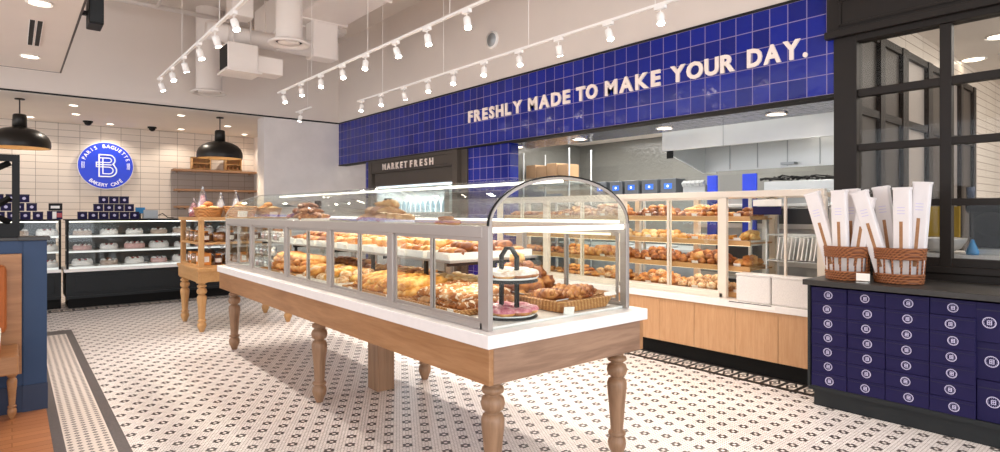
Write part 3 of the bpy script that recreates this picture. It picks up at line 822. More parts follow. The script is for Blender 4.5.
# ================================================================ SMALL TABLE AND CABINET
t = thing('side_table', 'small honey wooden table with turned legs behind the long display', 'table', (0, 0, 0))
SX0, SX1, SY0, SY1 = 1.745, 2.97, 7.90, 9.05
MB().box(SX0, SX1, SY0, SY1, .76, .80).build('tabletop', 'honey_y', t, bevel=.004)
for a in ((SX0+.015, SX0+.045, SY0+.02, SY1-.02), (SX1-.05, SX1-.02, SY0+.02, SY1-.02), (SX0+.045, SX1-.05, SY0+.02, SY0+.05), (SX0+.045, SX1-.05, SY1-.05, SY1-.02)):
    MB().box(*a, .625, .76).build('apron', 'honey_y', t, bevel=.003)
for x in (1.822, 2.90):
    for y in (8.0, 8.93):
        leg_mb(.625, .95).build('leg', 'honey', t, True, loc=(x, y, 0))
t = thing('bread_cabinet', 'open honey wooden bread cabinet standing on the small table', 'cabinet', (0, 0, 0))
bx0, bx1, by0, by1, bz1 = 1.78, 2.93, 7.95, 9.0, 1.42
for x in (bx0, bx1-.06):
    for y in (by0, by1-.06): MB().box(x, x+.06, y, y+.06, .801, bz1-.03).build('post', 'honey', t, bevel=.003)
MB().box(bx0-.02, bx1+.02, by0-.02, by1+.02, bz1-.03, bz1+.012).build('top_board', 'honey_y', t, bevel=.004)
for z in (.81, 1.10):
    MB().box(bx0+.005, bx1-.005, by0+.005, by1-.005, z-.01, z+.018).build('shelf', 'honey_y', t)
MB().box(cxm, cxm+.015, by0+.05, by1-.05, .83, bz1-.03).build('divider', 'honey', t)

# ================================================================ BACK CAKE COUNTER
def cake_case(x0, x1, yf, lab, casename, nshelf=3):
    t = thing('cake_display_case', lab, 'display case', (0, 0, 0))
    b0, b1 = .61, 1.385
    MB().box(x0, x1, yf+.02, yf+.85, .15, b0-.045).build('base', 'charcoal', t, bevel=.004)
    MB().box(x0+.12, x1-.08, yf+.008, yf+.02, .25, b0-.10).build('base_panel', 'charcoal', t, bevel=.003)
    MB().box(x0, x1, yf+.0, yf+.03, .15, .19).build('base_rail', 'charcoal', t)
    MB().box(x0+.03, x1, yf+.06, yf+.8, 0, .15).build('toe_kick', 'blackbase', t)
    MB().box(x0-.03, x1, yf-.01, yf+.85, b0-.045, b0).build('ledge', 'white', t, bevel=.004)
    MB().box(x0, x1, yf+.03, yf+.85, b1-.02, b1).build('top', 'blackmetal', t, bevel=.003)
    for x in (x0, x1-.03): MB().box(x, x+.03, yf+.03, yf+.06, b0, b1-.02).build('frame_post', 'blackmetal', t)
    MB().box(x0+.03, x1-.03, yf+.80, yf+.84, b0, b1-.02).build('back_panel', 'greyback', t)
    MB().box(x0+.03, x1-.03, yf+.04, yf+.045, b0, b1-.02).build('front_pane', 'glass', t)
    zs = [b0+.02, b0+.27, b0+.51]
    for z in zs:
        MB().box(x0+.03, x1-.03, yf+.08, yf+.8, z-.012, z).build('shelf', 'white', t)
        MB().box(x0+.03, x1-.03, yf+.07, yf+.08, z-.02, z+.006).build('shelf_light', 'ledsoft', t)
    MB().box(x0+.04, x1-.04, yf+.08, yf+.12, b1-.045, b1-.03).build('top_light', 'led', t)
    return zs, t
cz, _ = cake_case(.645, 3.30, 11.2, 'wide black-based glass cake case below the round blue sign', 'a')
cz2, _ = cake_case(-1.9, .585, 11.28, 'black-based glass cake case behind the blue booth pillar', 'b')

def cake_proto(kind):
    names = {'white': 'frosting', 'rose': 'rosefrost', 'mocha': 'chocfrost'}
    t = thing('cake', 'x', 'cake')
    r = .115
    MB().lathe([(.14, 0), (.15, .008), (.145, .012)], n=24).build('board', 'white', t, True)
    prof = [(r*.98, .012), (r, .03), (r, .085), (r*.93, .10), (r*.8, .103)]
    MB().lathe(prof, n=24).build('sponge', names[kind], t, True)
    mb = MB()
    for k in range(8):
        a = 2*pi*k/8; mb.lathe([(.02, 0), (.022, .01), (.012, .024), (.002, .034)], (.085*cos(a), .085*sin(a), .10), n=8)
    mb.build('cream_rosettes', 'frosting', t, True)
    if kind != 'mocha':
        mb = MB()
        for k in range(5):
            a = 2*pi*k/5; mb.ell((.04*cos(a), .04*sin(a), .112), (.016, .016, .016), 8, 6)
        mb.build('berries', 'berry', t, True)
    else:
        MB().box(-.03, .03, -.003, .003, .10, .15).build('chocolate_plaque', 'choc', t)
    remember(t); return t
CK = {k: cake_proto(k) for k in ('white', 'rose', 'mocha')}
first = {k: True for k in CK}
kinds = {'white': 'white frosted', 'rose': 'pink frosted', 'mocha': 'mocha frosted'}
def put_cake(k, loc, lab, sc):
    if first[k]:
        o = CK[k]; first[k] = False; o.location = loc; o['label'] = lab; o.scale = (sc*1.1, sc*1.1, sc*.8)
    else: o = dup(CK[k], loc, (0, 0, random.random()*6), lab, scale=(sc*1.1, sc*1.1, sc*.8))
    o['group'] = 'cakes in the back display cases'
for zi, z in enumerate(cz):
    n = 7; pat = [['mocha', 'white', 'white', 'mocha', 'mocha', 'white', 'white'], ['rose', 'white', 'rose', 'white', 'white', 'rose', 'white'], ['white', 'mocha', 'white', 'rose', 'white', 'white', 'mocha']][2-zi]
    for k in range(n):
        kd = pat[k]
        put_cake(kd, (.87+k*.36, 11.55, z), f'{kinds[kd]} cake on the {["bottom", "middle", "top"][zi]} shelf, wide cake case, {ORD[k]} from the booth end', random.choice((1.0, 1.12, 1.2)))
for zi, z in enumerate(cz2):
    for k, kd in enumerate(['white', 'mocha', 'white']):
        put_cake(kd, (.42-k*.36, 11.6, z), f'{kinds[kd]} cake on the {["bottom", "middle", "top"][zi]} shelf behind the booth pillar, {ORD[k]} from the wide case', 1.1)
# navy boxes stacked on the cake cases
bp = thing('navy_gift_box', 'x', 'box')
MB().box(-.062, .062, -.05, .05, 0, .118).build('carton', 'navybox', bp, bevel=.003)
MB().tube([(0, -.0505, .06), (0, -.052, .06)], .022, 16).build('printed_logo', 'palelogo', bp)
MB().box(-.064, .064, -.052, .052, .1, .12).build('lid', 'navyedge', bp)
remember(bp); fb = True
def put_box(x, y, z, lab, grp):
    global fb
    if fb: o = bp; fb = False; o.location = (x, y, z)
    else: o = dup(bp, (x, y, z))
    o['label'] = lab; o['group'] = grp
for r_, (n, x0) in enumerate([(6, .86), (4, 1.07), (3, 1.14)]):
    for k in range(n):
        put_box(x0+k*.142, 11.42, 1.386+r_*.126, f'navy box in the pyramid below the round sign, {["bottom", "middle", "top"][r_]} row, {ORD[k]} from the booth end', 'navy boxes below the round sign')
for r_, (n, x0) in enumerate([(5, .305), (4, .23), (3, .14)]):
    for k in range(n):
        put_box(x0-k*.15, 11.42, 1.386+r_*.13, f'navy gift box behind the black window frame, {["bottom", "middle", "top"][r_]} row, {ORD[k]} from the pyramid side', 'navy boxes behind the black window frame')
t = thing('photo_card_stand', 'small dark stand with red and white picture cards on the cake case', 'card stand', (.51, 11.42, 1.386))
MB().box(-.095, .095, -.03, .03, 0, .13).build('lower_card', 'navybox', t)
MB().box(-.075, .095, -.02, .04, .135, .25).build('upper_card', 'blackmetal', t)
MB().box(-.01, .09, -.034, -.03, .03, .1).build('red_print', 'berry', t)
MB().box(-.03, .02, -.035, -.031, .01, .12).box(-.05, .06, -.024, -.02, .17, .21).build('white_print', 'white', t)
t = thing('cash_register', 'grey card register with a lit blue screen on the cake case', 'cash register', (1.72, 11.5, 1.386))
MB().box(-.02, .2, -.08, .1, 0, .15).build('body', 'steel_dull', t, bevel=.01)
MB().obox((-.06, -.05, .14), (.14, .02, .10), (R(-15), 0, 0)).build('screen', 'teal', t)
MB().box(-.07, -.05, -.04, 0, 0, .1).build('stand', 'blackmetal', t)
MB().tube([(.2, 0, .05), (.28, .0, .09), (.36, .02, .02), (.45, 0, .01)], .008, 6).build('cable', 'blackmetal', t, True)

# ================================================================ BOOTH
struct('wall_booth', MB().box(-4.5, .19, 5.66, 5.79, .2, 1.285).box(.065, .205, 5.644, 5.80, .2, 1.285), 'boothblue')
struct('baseboard_booth', MB().box(-4.5, .2, 5.65, 5.80, 0, .2).box(.06, .21, 5.636, 5.81, 0, .2), 'boothnavy')
struct('trim_9', MB().box(-4.5, .05, 5.64, 5.81, 1.285, 1.31).box(.035, .225, 5.615, 5.83, 1.285, 1.315), 'stonetop', bevel=.004)
t = thing('booth_window_frame', 'black steel divider frame with diagonal braces on the booth wall', 'divider', (0, 5.72, 1.31))
MB().box(.0, .045, -.03, .03, 0, .62).build('post', 'blackmetal', t)
MB().box(-.85, -.80, -.03, .03, 0, .62).build('post', 'blackmetal', t)
MB().box(-.80, .0, -.03, .03, .57, .62).build('top_rail', 'blackmetal', t)
MB().box(-.80, .0, -.03, .03, 0, .10).build('bottom_rail', 'blackmetal', t)
for a, b_ in (((-.79, .56), (-.01, .11)), ((-.01, .56), (-.79, .11)), ((-.25, .11), (-.01, .30))):
    MB().tube([(a[0], 0, a[1]), (b_[0], 0, b_[1])], .022, 4).build('brace', 'blackmetal', t)
t = thing('booth_bench', 'wooden booth bench with tan leather back below the blue wall', 'bench', (0, 0, 0))
MB().box(-2.0, .055, 5.60, 5.655, .30, 1.19).build('back_panel', 'darkwood', t, bevel=.003)
MB().box(-2.0, -.03, 5.50, 5.60, .62, 1.12).build('back_cushion', 'orange', t, bevel=.04)
MB().box(-2.0, .035, 5.12, 5.60, .40, .53).build('seat', 'darkwood', t, bevel=.01)
MB().box(-2.0, -.06, 5.10, 5.50, .53, .61).build('seat_cushion', 'orange', t, bevel=.03)
for x in (.0, -1.9):
    leg_mb(.40, .5).build('leg', 'darkwood', t, True, loc=(x-.12, 5.2, 0))
    leg_mb(.40, .5).build('leg', 'darkwood', t, True, loc=(x, 5.52, 0))
t = thing('booth_table', 'small white-topped table in front of the booth bench', 'table', (-.42, 4.75, 0))
MB().box(-.36, .365, -.3, .3, .70, .74).build('tabletop', 'white', t, bevel=.004)
MB().lathe([(.22, 0), (.22, .02), (.04, .04), (.035, .69), (.1, .70)], n=20).build('pedestal', 'blackmetal', t, True)

# ================================================================ SERVICE COUNTER
t = thing('service_counter', 'long wood-fronted counter with a pale stone top under the wall case', 'counter', (0, 0, 0))
ys = [2.055, 2.401, 2.803, 3.234, 3.636]+[3.636+.43*k for k in range(1, 19)]
for a, b_ in zip(ys, ys[1:]):
    if b_ > 6.45: break
    MB().box(5.22, 5.245, a+.002, b_-.002, .155, .603).build('front_panel', 'panelwood', t, bevel=.002)
    yend = b_
MB().box(5.245, 6.1, 2.055, yend, .14, .603).build('carcass', 'blackbase', t)
MB().box(5.29, 6.1, 2.055, yend, 0, .14).build('toe_kick', 'blackbase', t)
MB().box(5.20, 6.1, 2.05, yend, .603, .665).build('worktop', 'quartz', t, bevel=.004)
MB().box(5.196, 5.2, 2.42, 2.70, .625, .655).build('slot_plate', 'white', t)
MB().box(5.194, 5.197, 2.45, 2.85, .655, .662).build('slot', 'blackmetal', t)

# ================================================================ WALL DISPLAY CASE
K0, K1 = 5.31, 5.90
WY0, WY1 = 2.05, 6.42
t = WALLCASE = thing('wall_display_case', 'long cream-framed glass pastry case with wooden shelves on the service counter', 'display case', (0, 0, 0))
z0, z1 = .666, 1.70
wide = [2.72, 2.98, 4.21, 5.44, 6.39]
MB().box(K0-.01, K0+.05, WY0, WY1, z1-.06, z1).build('top_rail', 'cream', t, bevel=.003)
MB().box(K0, K1, WY0, WY1, z1-.015, z1-.005).build('top_panel', 'domeglass', t)
MB().box(K0, K0+.05, 2.98, WY1, z0, z0+.045).build('bottom_rail', 'cream', t, bevel=.003)
for y in (WY0+.025,)+tuple(wide[1:]):
    MB().box(K0, K0+.05, y-.035, y+.035, z0, z1-.06).build('front_post', 'cream', t, bevel=.003)
for y in (2.055, 2.75, 3.6, 4.4, 5.4, 6.38):
    MB().box(K1-.05, K1, y-.03, y+.03, z0, z1-.02).build('back_post', 'cream', t)
MB().box(K1-.05, K1, WY0, WY1, z1-.06, z1-.015).build('back_rail', 'cream', t)
MB().box(K0+.05, K1-.05, 2.71, 2.735, z0, z1-.02).build('divider_pane', 'glass', t)
for i in range(1, 4):
    a, b_ = wide[i]+.035, wide[i+1]-.035; m = (a+b_)/2
    for (p, q, off) in ((a, m+.02, .008), (m-.02, b_, .026)):
        fr = MB(); xo = K0+off; w = .020; q0, q1 = z0+.045, z1-.06
        fr.box(xo, xo+.012, p, p+w, q0, q1).box(xo, xo+.012, q-w, q, q0, q1).box(xo, xo+.012, p+w, q-w, q0, q0+w).box(xo, xo+.012, p+w, q-w, q1-w, q1)
        d = fr.build('sliding_door', 'cream', t)
        MB().box(xo+.004, xo+.008, p+w, q-w, q0+w, q1-w).build('pane', 'glass', d)
SHZ = [.70, .955, 1.205, 1.44]
for i, z in enumerate(SHZ):
    segs = [(2.76, 2.94), (3.02, 4.17), (4.25, 5.40), (5.48, 6.34)]
    for a, b_ in segs:
        MB().box(K0+.09, K1-.07, a-.02, b_+.02, z-.015, z).build('shelf', 'honey_y', t)
        MB().box(K0+.075, K0+.09, a-.02, b_+.02, z-.03, z+.018).build('shelf_lip', 'honey_y', t)
    if i:
        MB().box(K0+.10, K0+.12, 2.76, 6.34, z-.035, z-.025).build('shelf_light', 'ledwarm', t)
MB().box(K0+.07, K0+.10, 2.76, 6.34, z1-.035, z1-.02).build('top_light', 'ledwarm', t)
for (zz, yy) in ((1.40, 3.6), (1.40, 4.8), (1.17, 3.6), (1.17, 4.8), (.92, 3.6), (.92, 4.8), (1.64, 3.6), (1.64, 4.8), (1.64, 5.9), (1.17, 5.9)):
    area_light('case_wash', (5.55, yy, zz), (0, 0, 0), .3, 1.0, 1.9, (1, .80, .58)).parent = WALLCASE
# self-service bay
MB().box(K0+.02, K0+.045, 2.38, 2.40, z0, z1-.06).build('bay_bar', 'cream', t)
MB().box(K0+.012, K0+.02, 2.42, 2.68, 1.555, 1.615).build('upper_notice', 'tag', t)
nt_ = MB().box(K0+.010, K0+.018, 2.42, 2.68, 1.475, 1.55).build('lower_notice', 'navybox', t)
for k, (s, zz, m, h) in enumerate([('SELF SERVE BAKERY', 1.585, 'card', .018), ('Please take a tray and tongs', 1.565, 'card', .012)]):
    pass

# tray rack
t = thing('tray_rack', 'chrome wire rack of upright pale trays on the counter behind glass', 'tray rack', (5.58, 2.36, .666))
for y in (-.26, .26):
    for x in (-.12, .12): MB().tube([(x, y, 0), (x, y, .68)], .008, 8).build('upright', 'steel', t, True)
for z in (.38, .62):
    for x in (-.12, .12): MB().tube([(x, -.26, z), (x, .26, z)], .006, 8).build('rail', 'steel', t, True)
    for y in (-.26, .26): MB().tube([(-.12, y, z), (.12, y, z)], .006, 8).build('rail', 'steel', t, True)
for k in range(11):
    MB_ = MB().obox((0, 0, 0), (.26, .012, .21)); o = MB_.build('serving_tray', 'traywhite' if k % 3 else 'steel', None, bevel=.003, loc=(5.57, 2.14+k*.036, 1.165), rot=(R(8), 0, 0))
    tag(o, f'pale tray standing in the chrome wire rack, {ORD[k]} from the dark window frame', 'tray', 'trays in the wire rack')
# speckled cartons on the worktop
for k, (y0, y1) in enumerate([(2.475, 2.80), (2.13, 2.465)]):
    t = thing('bag_bin', 'pale speckled bag bin on the counter, '+('the one beside the pastry case' if k == 0 else 'the one beside the navy box cabinet'), 'bin', (5.25, (y0+y1)/2, .666), 0, 'speckled bins on the counter')
    h = (y1-y0)/2
    MB().box(-.02, .13, -h, h, 0, .24).build('carton', 'greyfab', t, bevel=.012)
    MB().box(-.024, .134, -h-.004, h+.004, .24, .262).build('lid', 'greyfab', t, bevel=.006)

# ================================================================ KITCHEN
t = thing('steel_rack', 'tall stainless kitchen rack standing behind the wall pastry case', 'rack', (0, 0, 0))
RZ = 1.735
MB().box(6.25, 6.8, 3.17, 6.2, RZ-.03, RZ).build('top_shelf', 'steel', t)
for z in (.6, 1.15): MB().box(6.25, 6.8, 3.17, 6.2, z-.025, z).build('shelf', 'steel', t)
for y in (3.19, 4.6, 6.18):
    for x in (6.27, 6.78): MB().box(x-.015, x+.015, y-.015, y+.015, 0, RZ-.03).build('post', 'steel', t)
for k, (a, b_) in enumerate([(4.21, 4.46), (4.485, 4.75), (4.79, 5.03), (5.05, 5.29), (5.33, 5.57)]):
    t = thing('touch_screen_printer', f'dark grey order device with lit blue screen on the steel rack, {ORD[k]} from the hood', 'device', (6.42, (a+b_)/2, RZ), 0, 'order devices on the steel rack')
    h = (b_-a)/2-.01
    MB().box(-.02, .2, -h, h, 0, .19).build('body', 'greyscreen', t, bevel=.006)
    MB().box(-.024, -.02, -h*.5, h*.5, .06, .13).build('screen', 'bluescreen', t)
    MB().tube([(-.0245, 0, .095), (-.026, 0, .095)], .016, 12).build('screen_logo', 'emissive_white', t)
t = thing('louvred_unit', 'small slatted stainless vent unit on the steel rack', 'kitchen unit', (6.42, 3.98, RZ))
MB().box(0, .25, -.15, .15, 0, .10).build('body', 'steel_dull', t)
for k in range(5): MB().obox((-.01, -.12+k*.06, .115), (.06, .05, .05), (0, R(-35), 0)).build('louvre', 'steel_dull', t)
for k, (y0, y1, w) in enumerate([(3.68, 3.80, 'beside the slatted vent unit'), (3.2, 3.36, 'near the steel counter')]):
    t = thing('blue_upright_panel', f'royal blue upright panel in the kitchen {w}', 'panel', (6.42, (y0+y1)/2, 0), 0, 'blue kitchen panels')
    MB().box(0, .03, -(y1-y0)/2, (y1-y0)/2, RZ, RZ+.20).build('board', 'royalpaint', t)
    MB().box(.0, .03, -(y1-y0)/2, (y1-y0)/2, 1.2, RZ-.04).build('lower_board', 'royalpaint', t)
t = thing('extractor_hood', 'long stainless extractor hood above the kitchen line', 'extractor hood', (0, 0, 0))
MB().box(6.6, 6.63, 2.15, 4.56, 2.30, 2.56).build('front_fascia', 'steel', t, bevel=.003)
MB().box(6.63, 7.9, 2.15, 4.56, 2.53, 2.56).build('canopy_top', 'steel', t)
MB().box(6.598, 6.6, 3.69, 3.70, 2.30, 2.56).build('seam', 'steel_dull', t)
MB().prism([(6.63, 2.30), (6.63, 2.53), (7.9, 2.53), (7.9, 2.05), (7.6, 2.05)], 1, 4.53, 4.56).build('end_panel', 'steel', t)
MB().box(7.6, 7.63, 2.15, 4.53, 2.07, 2.53).build('baffle_panel', 'steel', t)
for k in range(6): MB().box(7.59, 7.6, 2.2+k*.39, 2.21+k*.39, 2.09, 2.5).build('seam', 'steel_dull', t)
MB().box(6.63, 7.6, 2.9, 3.1, 2.515, 2.53).build('hood_lamp', 'led', t)
MB().box(7.1, 7.11, 2.4, 2.41, 2.56, 2.86).box(7.1, 7.11, 4.3, 4.31, 2.56, 2.86).build('hanger_rod', 'steel', t)
MB().box(6.615, 6.62, 4.4, 4.5, 2.2, 2.3).build('control_plate', 'blackmetal', t)
MB().box(7.5, 7.6, 3.25, 3.42, 2.10, 2.13).build('grease_cup', 'steel_dull', t)
t = thing('prep_counter', 'stainless prep counter along the kitchen back wall', 'counter', (0, 0, 0))
MB().box(7.9, 8.95, 2.15, 8.1, .88, .92).build('worktop', 'steel', t)
MB().box(7.95, 8.95, 2.2, 8.05, .1, .88).build('cabinet', 'steel_dull', t)
MB().box(8.0, 8.95, 2.2, 8.05, 0, .1).build('toe_kick', 'blackbase', t)
t = thing('deck_oven', 'big stainless deck oven below the extractor hood', 'oven', (7.0, 3.4, 0))
MB().box(0, .85, -1.1, .95, .12, 1.75).build('body', 'steel_dull', t, bevel=.01)
for k in range(3):
    d = MB().box(-.03, 0, -1.0, .85, .42+k*.44, .42+k*.44+.30).build('door', 'steel', t, bevel=.005)
    MB().box(-.035, -.03, -.75, .6, .48+k*.44, .66+k*.44).build('window', 'greyscreen', d)
    MB().tube([(-.07, -.8, .42+k*.44+.26), (-.07, .65, .42+k*.44+.26)], .012, 8).build('handle', 'steel', d, True)
for x in (.05, .8):
    for y in (-1.0, .85): MB().lathe([(.03, 0), (.03, .12)], (x, y, 0), n=12).build('foot', 'blackmetal', t)
t = thing('utensil_bin', 'white bin of black-handled utensils on the steel rack by the window frame', 'utensil bin', (6.42, 2.86, RZ), 0)
t.location = (6.42, 2.75, 1.735)
MB().box(0, .28, -.55, .36, .0, .10).build('bin', 'steel_dull', t, bevel=.006)
MB().box(-.1, .3, -.6, .4, -.05, -.001).build('ledge', 'steel', t)
MB().box(0, .05, -.58, -.53, -1.73, -.05).box(0, .05, .33, .38, -1.73, -.05).box(.25, .3, -.58, -.53, -1.73, -.05).box(.25, .3, .33, .38, -1.73, -.05).build('stand_legs', 'steel', t)
random.seed(3)
for k in range(16):
    y = -.45+k*.05; z = .11+random.random()*.03
    MB().tube([(.05+random.random()*.15, y-.06, z), (.1, y+.10, z+random.uniform(-.01, .04)), (.12, y+.15, z+.01)], [.006, .008, .02], 6).build('utensil', 'blackmetal', t, True)
# shelf with cartons behind the tiled return
t = thing('wire_shelving', 'steel shelving beyond the blue tiled return in the kitchen', 'shelving', (0, 0, 0))
for z in (.4, 1.1, 2.03): MB().box(7.3, 7.9, 6.9, 8.1, z-.02, z).build('shelf', 'steel', t)
for x in (7.32, 7.88):
    for y in (6.92, 8.08): MB().tube([(x, y, 0), (x, y, 2.6)], .015, 8).build('post', 'steel', t)
for k in range(4):
    o = MB().box(-.14, .14, -.125, .125, 0, .30+.03*(k % 2)).build('cardboard_box', 'card', None, bevel=.006, loc=(7.48, 7.1+k*.27, 2.031))
    tag(o, f'brown cardboard box on the top of the kitchen shelving, {ORD[k]} from the service side', 'box', 'cardboard boxes in the kitchen')
for k in range(5):
    o = MB().lathe([(.02, 0), (.22, .0), (.24, .03), (.23, .03), (.2, .01), (.02, .01)], n=24).build('metal_pan', 'steel', None, True, loc=(6.5, 5.0+k*.01-.2+k*.27, RZ+.16) if False else (8.3, 3.0+k*.9, .921))
    tag(o, f'round metal pan on the kitchen prep counter, {ORD[k]} from the window side', 'pan', 'pans on the prep counter')

# ================================================================ MARKET COOLER
t = thing('market_cooler', 'dark framed open cooler with a lit interior and MARKET FRESH lettering', 'cooler', (0, 0, 0))
fy0, fy1 = 7.61, 10.65
MB().box(5.46, 5.56, fy0, fy1, 2.46, 2.503).build('frame_top', 'signtaupe', t)
MB().box(5.46, 5.56, fy0, fy0+.14, 0, 2.46).build('frame_side', 'signtaupe', t)
MB().box(5.46, 5.56, fy1-.14, fy1, 0, 2.46).build('frame_side', 'signtaupe', t)
MB().box(5.47, 5.55, fy0+.14, fy1-.14, 2.28, 2.46).build('sign_panel', 'signtaupe', t)
MB().box(5.463, 5.47, fy0+.30, fy1-.30, 2.29, 2.295).box(5.463, 5.47, fy0+.30, fy1-.30, 2.445, 2.45).build('panel_beading', 'taupeframe', t)
MB().box(5.455, 5.56, fy0+.14, fy1-.14, 2.255, 2.28).build('moulding', 'signtaupe', t)
MB().box(5.50, 6.2, fy0+.2, fy1-.2, 2.0, 2.255).build('hood', 'signtaupe', t, bevel=.01)
MB().box(6.15, 6.2, fy0+.2, fy1-.2, .4, 2.0).build('back_panel', 'white', t)
for y in (fy0+.14, fy1-.2): MB().box(5.56, 6.2, y, y+.06, 0, 2.3).build('side_panel', 'white', t)
MB().box(5.5, 6.2, fy0+.14, fy1-.14, 0, .4).build('base', 'blackbase', t)
MB().box(5.56, 5.60, fy0+.25, fy1-.25, 1.965, 1.99).build('glow_strip', 'ledcool', t)
for z in (.8, 1.15, 1.5):
    MB().box(5.7, 6.15, fy0+.2, fy1-.2, z-.02, z).build('shelf', 'white', t)
area_light('cooler_wash', (5.8, 9.1, 1.96), (0, R(10), 0), .3, 2.4, 30, (.85, .95, 1)).parent = t
lettering('cooler_lettering', [('MARKET', 383, 407.5), ('FRESH', 410.5, 433.5)], 5.468, 2.305, .115, .015, 'letter', 'raised cream MARKET FRESH letters on the dark cooler sign panel', 'sign', .004)
bt = thing('drink_bottle', 'x', 'bottle')
MB().lathe([(.035, 0), (.037, .01), (.037, .14), (.015, .19), (.015, .2)], n=12).build('body', 'paleblue', bt, True)
MB().lathe([(.018, .2), (.018, .225)], n=12).build('cap', 'white', bt, True)
remember(bt); fbt = True
for zi, z in enumerate((.8, 1.15, 1.5)):
    for k in range(14):
        lab = f'small bottled drink on the {["lower", "middle", "upper"][zi]} cooler shelf, {ORD[k]} from the kitchen side'
        if fbt: o = bt; fbt = False; o.location = (5.82, 8.0+k*.17, z); o['label'] = lab
        else: o = dup(bt, (5.82, 8.0+k*.17, z), label=lab)
        o['group'] = 'bottled drinks in the cooler'

# ================================================================ WINDOW WALL AND FRAME
FX = 5.49
wf = MB()
wf.box(FX, FX+.14, 1.865, 2.045, .0, 3.0)            # jamb
wf.box(FX, FX+.14, -1.2, 1.865, 2.95, 3.05)          # head
for y0, y1 in ((1.218, 1.293), (.60, .67), (-.05, .02)):
    wf.box(FX+.02, FX+.10, y0, y1, 1.0, 2.95)
for z in (2.545, 2.08, 1.605, ):
    pass
fr = struct('window_1', wf, 'taupeframe', bevel=.004)
wm = MB()
for z0_, z1_ in ((2.478, 2.542), (2.018, 2.076), (1.55, 1.603), (1.08, 1.145)):
    wm.box(FX+.025, FX+.095, -1.2, 1.865, z0_, z1_)
struct('window_2', wm, 'taupeframe', bevel=.003)
struct('window_3', MB().box(FX+.055, FX+.061, -1.2, 1.865, 1.1, 2.95), 'winglass')
struct('trim_10', MB().box(FX-.06, FX+.16, -1.2, 2.10, 3.0, 3.06).box(FX-.03, FX+.16, -1.2, 2.09, 3.06, 3.42).box(FX-.05, FX+.16, -1.2, 2.10, 3.36, 3.6)
       .box(FX-.045, FX-.03, -1.2, 1.99, 3.09, 3.11).box(FX-.045, FX-.03, -1.2, 1.99, 3.30, 3.32).box(FX-.045, FX-.03, 1.97, 1.99, 3.09, 3.32), 'taupeframe', bevel=.004)
struct('trim_11', MB().box(FX-.02, FX+.15, -1.2, 1.865, 1.03, 1.085).box(FX, FX+.15, -1.2, 1.865, .98, 1.03).box(FX+.0, FX+.15, -1.2, 1.865, 0, .98), 'taupeframe', bevel=.006)

# ---- room seen through the window
struct('wall_side_room', MB().box(9.95, 13, 1.98, 2.08, 0, 3.45).box(5.62, 9.95, 1.98, 1.998, 3.17, 3.45), 'whitetile')
struct('ceiling_side_room', MB().box(5.62, 13, -4.5, 2.0, 3.45, 3.52), 'soffit')
struct('wall_side_far', MB().box(12.9, 13, -4.5, 2.0, 0, 3.45), 'whitetile')
sp = MB()
for a, b_ in ((5.62, 5.72), (6.30, 6.42), (6.95, 7.12), (7.82, 7.98), (8.5, 8.6), (9.2, 9.3), (9.85, 9.97)):
    sp.box(a, b_, 1.93, 1.998, 0, 3.17)
for z in (.9, 1.6, 2.38, 3.1): sp.box(5.62, 9.97, 1.94, 1.998, z, z+.07)
struct('window_4', sp, 'taupeframe')
struct('window_5', MB().box(5.72, 7.12, 1.97, 1.99, 0, 3.1).box(7.98, 8.5, 1.97, 1.99, 0, 3.1).box(9.3, 9.85, 1.97, 1.99, 0, 3.1), 'signtaupe')
struct('window_6', MB().box(7.12, 7.82, 1.975, 1.985, 0, 3.1).box(8.6, 9.2, 1.975, 1.985, 0, 3.1), 'alu')
area_light('side_room_fill', (8.5, .2, 3.42), (0, 0, 0), 3, 2.0, 85, (1, .93, .85))  # unseen area light filling the side room; no ceiling panel is built
for k, (x, y) in enumerate([(8.4, 1.42), (9.4, 1.85), (7.2, 1.2), (11, 1.3)]):
    downlight(x, y, 3.449, f'round downlight in the ceiling beyond the window, {ORD[k]} in the row', .11, 'downlights beyond the window')
t = thing('ceiling_vent', 'grey slotted air vent in the ceiling beyond the window', 'air vent', (9.7, 1.45, 3.43))
MB().box(-.35, .35, -.15, .15, 0, .02).build('frame', 'soffit', t)
for k in range(6): MB().box(-.3, .3, -.12+k*.045, -.10+k*.045, -.006, 0).build('slat', 'signtaupe', t)
t = thing('back_bar_counter', 'pale work counter beyond the black framed window', 'counter', (0, 0, 0))
MB().box(7.2, 7.95, -1.0, 1.9, 1.04, 1.08).build('worktop', 'white', t)
MB().box(7.25, 7.95, -1.0, 1.9, 0, 1.04).build('cabinet', 'steel_dull', t)
t = thing('mustard_board', 'flat mustard yellow board standing on the counter beyond the window', 'board', (7.75, 1.78, 1.081))
MB().box(0, .02, -.14, .16, .15, .48).build('panel', 'yellowp', t)
MB().box(0, .02, -.02, .02, 0, .15).build('foot', 'blackmetal', t)
t = thing('white_bowl', 'white rounded bowl on the counter beyond the window', 'bowl', (7.45, 1.78, 1.081))
t.location = (7.45, 1.72, 1.081)
MB().lathe([(.07, 0), (.15, .04), (.20, .13), (.205, .15), (.195, .15), (.14, .05), (.01, .02)], n=28).build('bowl', 'white', t, True)
t = thing('blue_cone', 'small bright blue paper cone on the counter beyond the window', 'cone', (7.23, 1.43, 1.081))
MB().lathe([(.05, 0), (.055, .03), (.02, .12), (.012, .15)], n=16).build('cone', 'teal', t, True)
t = thing('espresso_machine', 'dark rounded glossy machine beyond the window beside the blue cone', 'machine', (7.3, 1.29, 1.081))
MB().box(0, .3, -.2, .2, 0, .06).build('base', 'steel', t, bevel=.01)
MB().box(.1, .3, -.18, .18, .06, .50).build('body', 'blackmetal', t, bevel=.04)
MB().box(-.02, .3, -.24, .22, .40, .52).build('head', 'blackmetal', t, bevel=.05)
MB().ell((.0, 0, .30), (.07, .16, .12)).build('hopper', 'blackmetal', t, True)
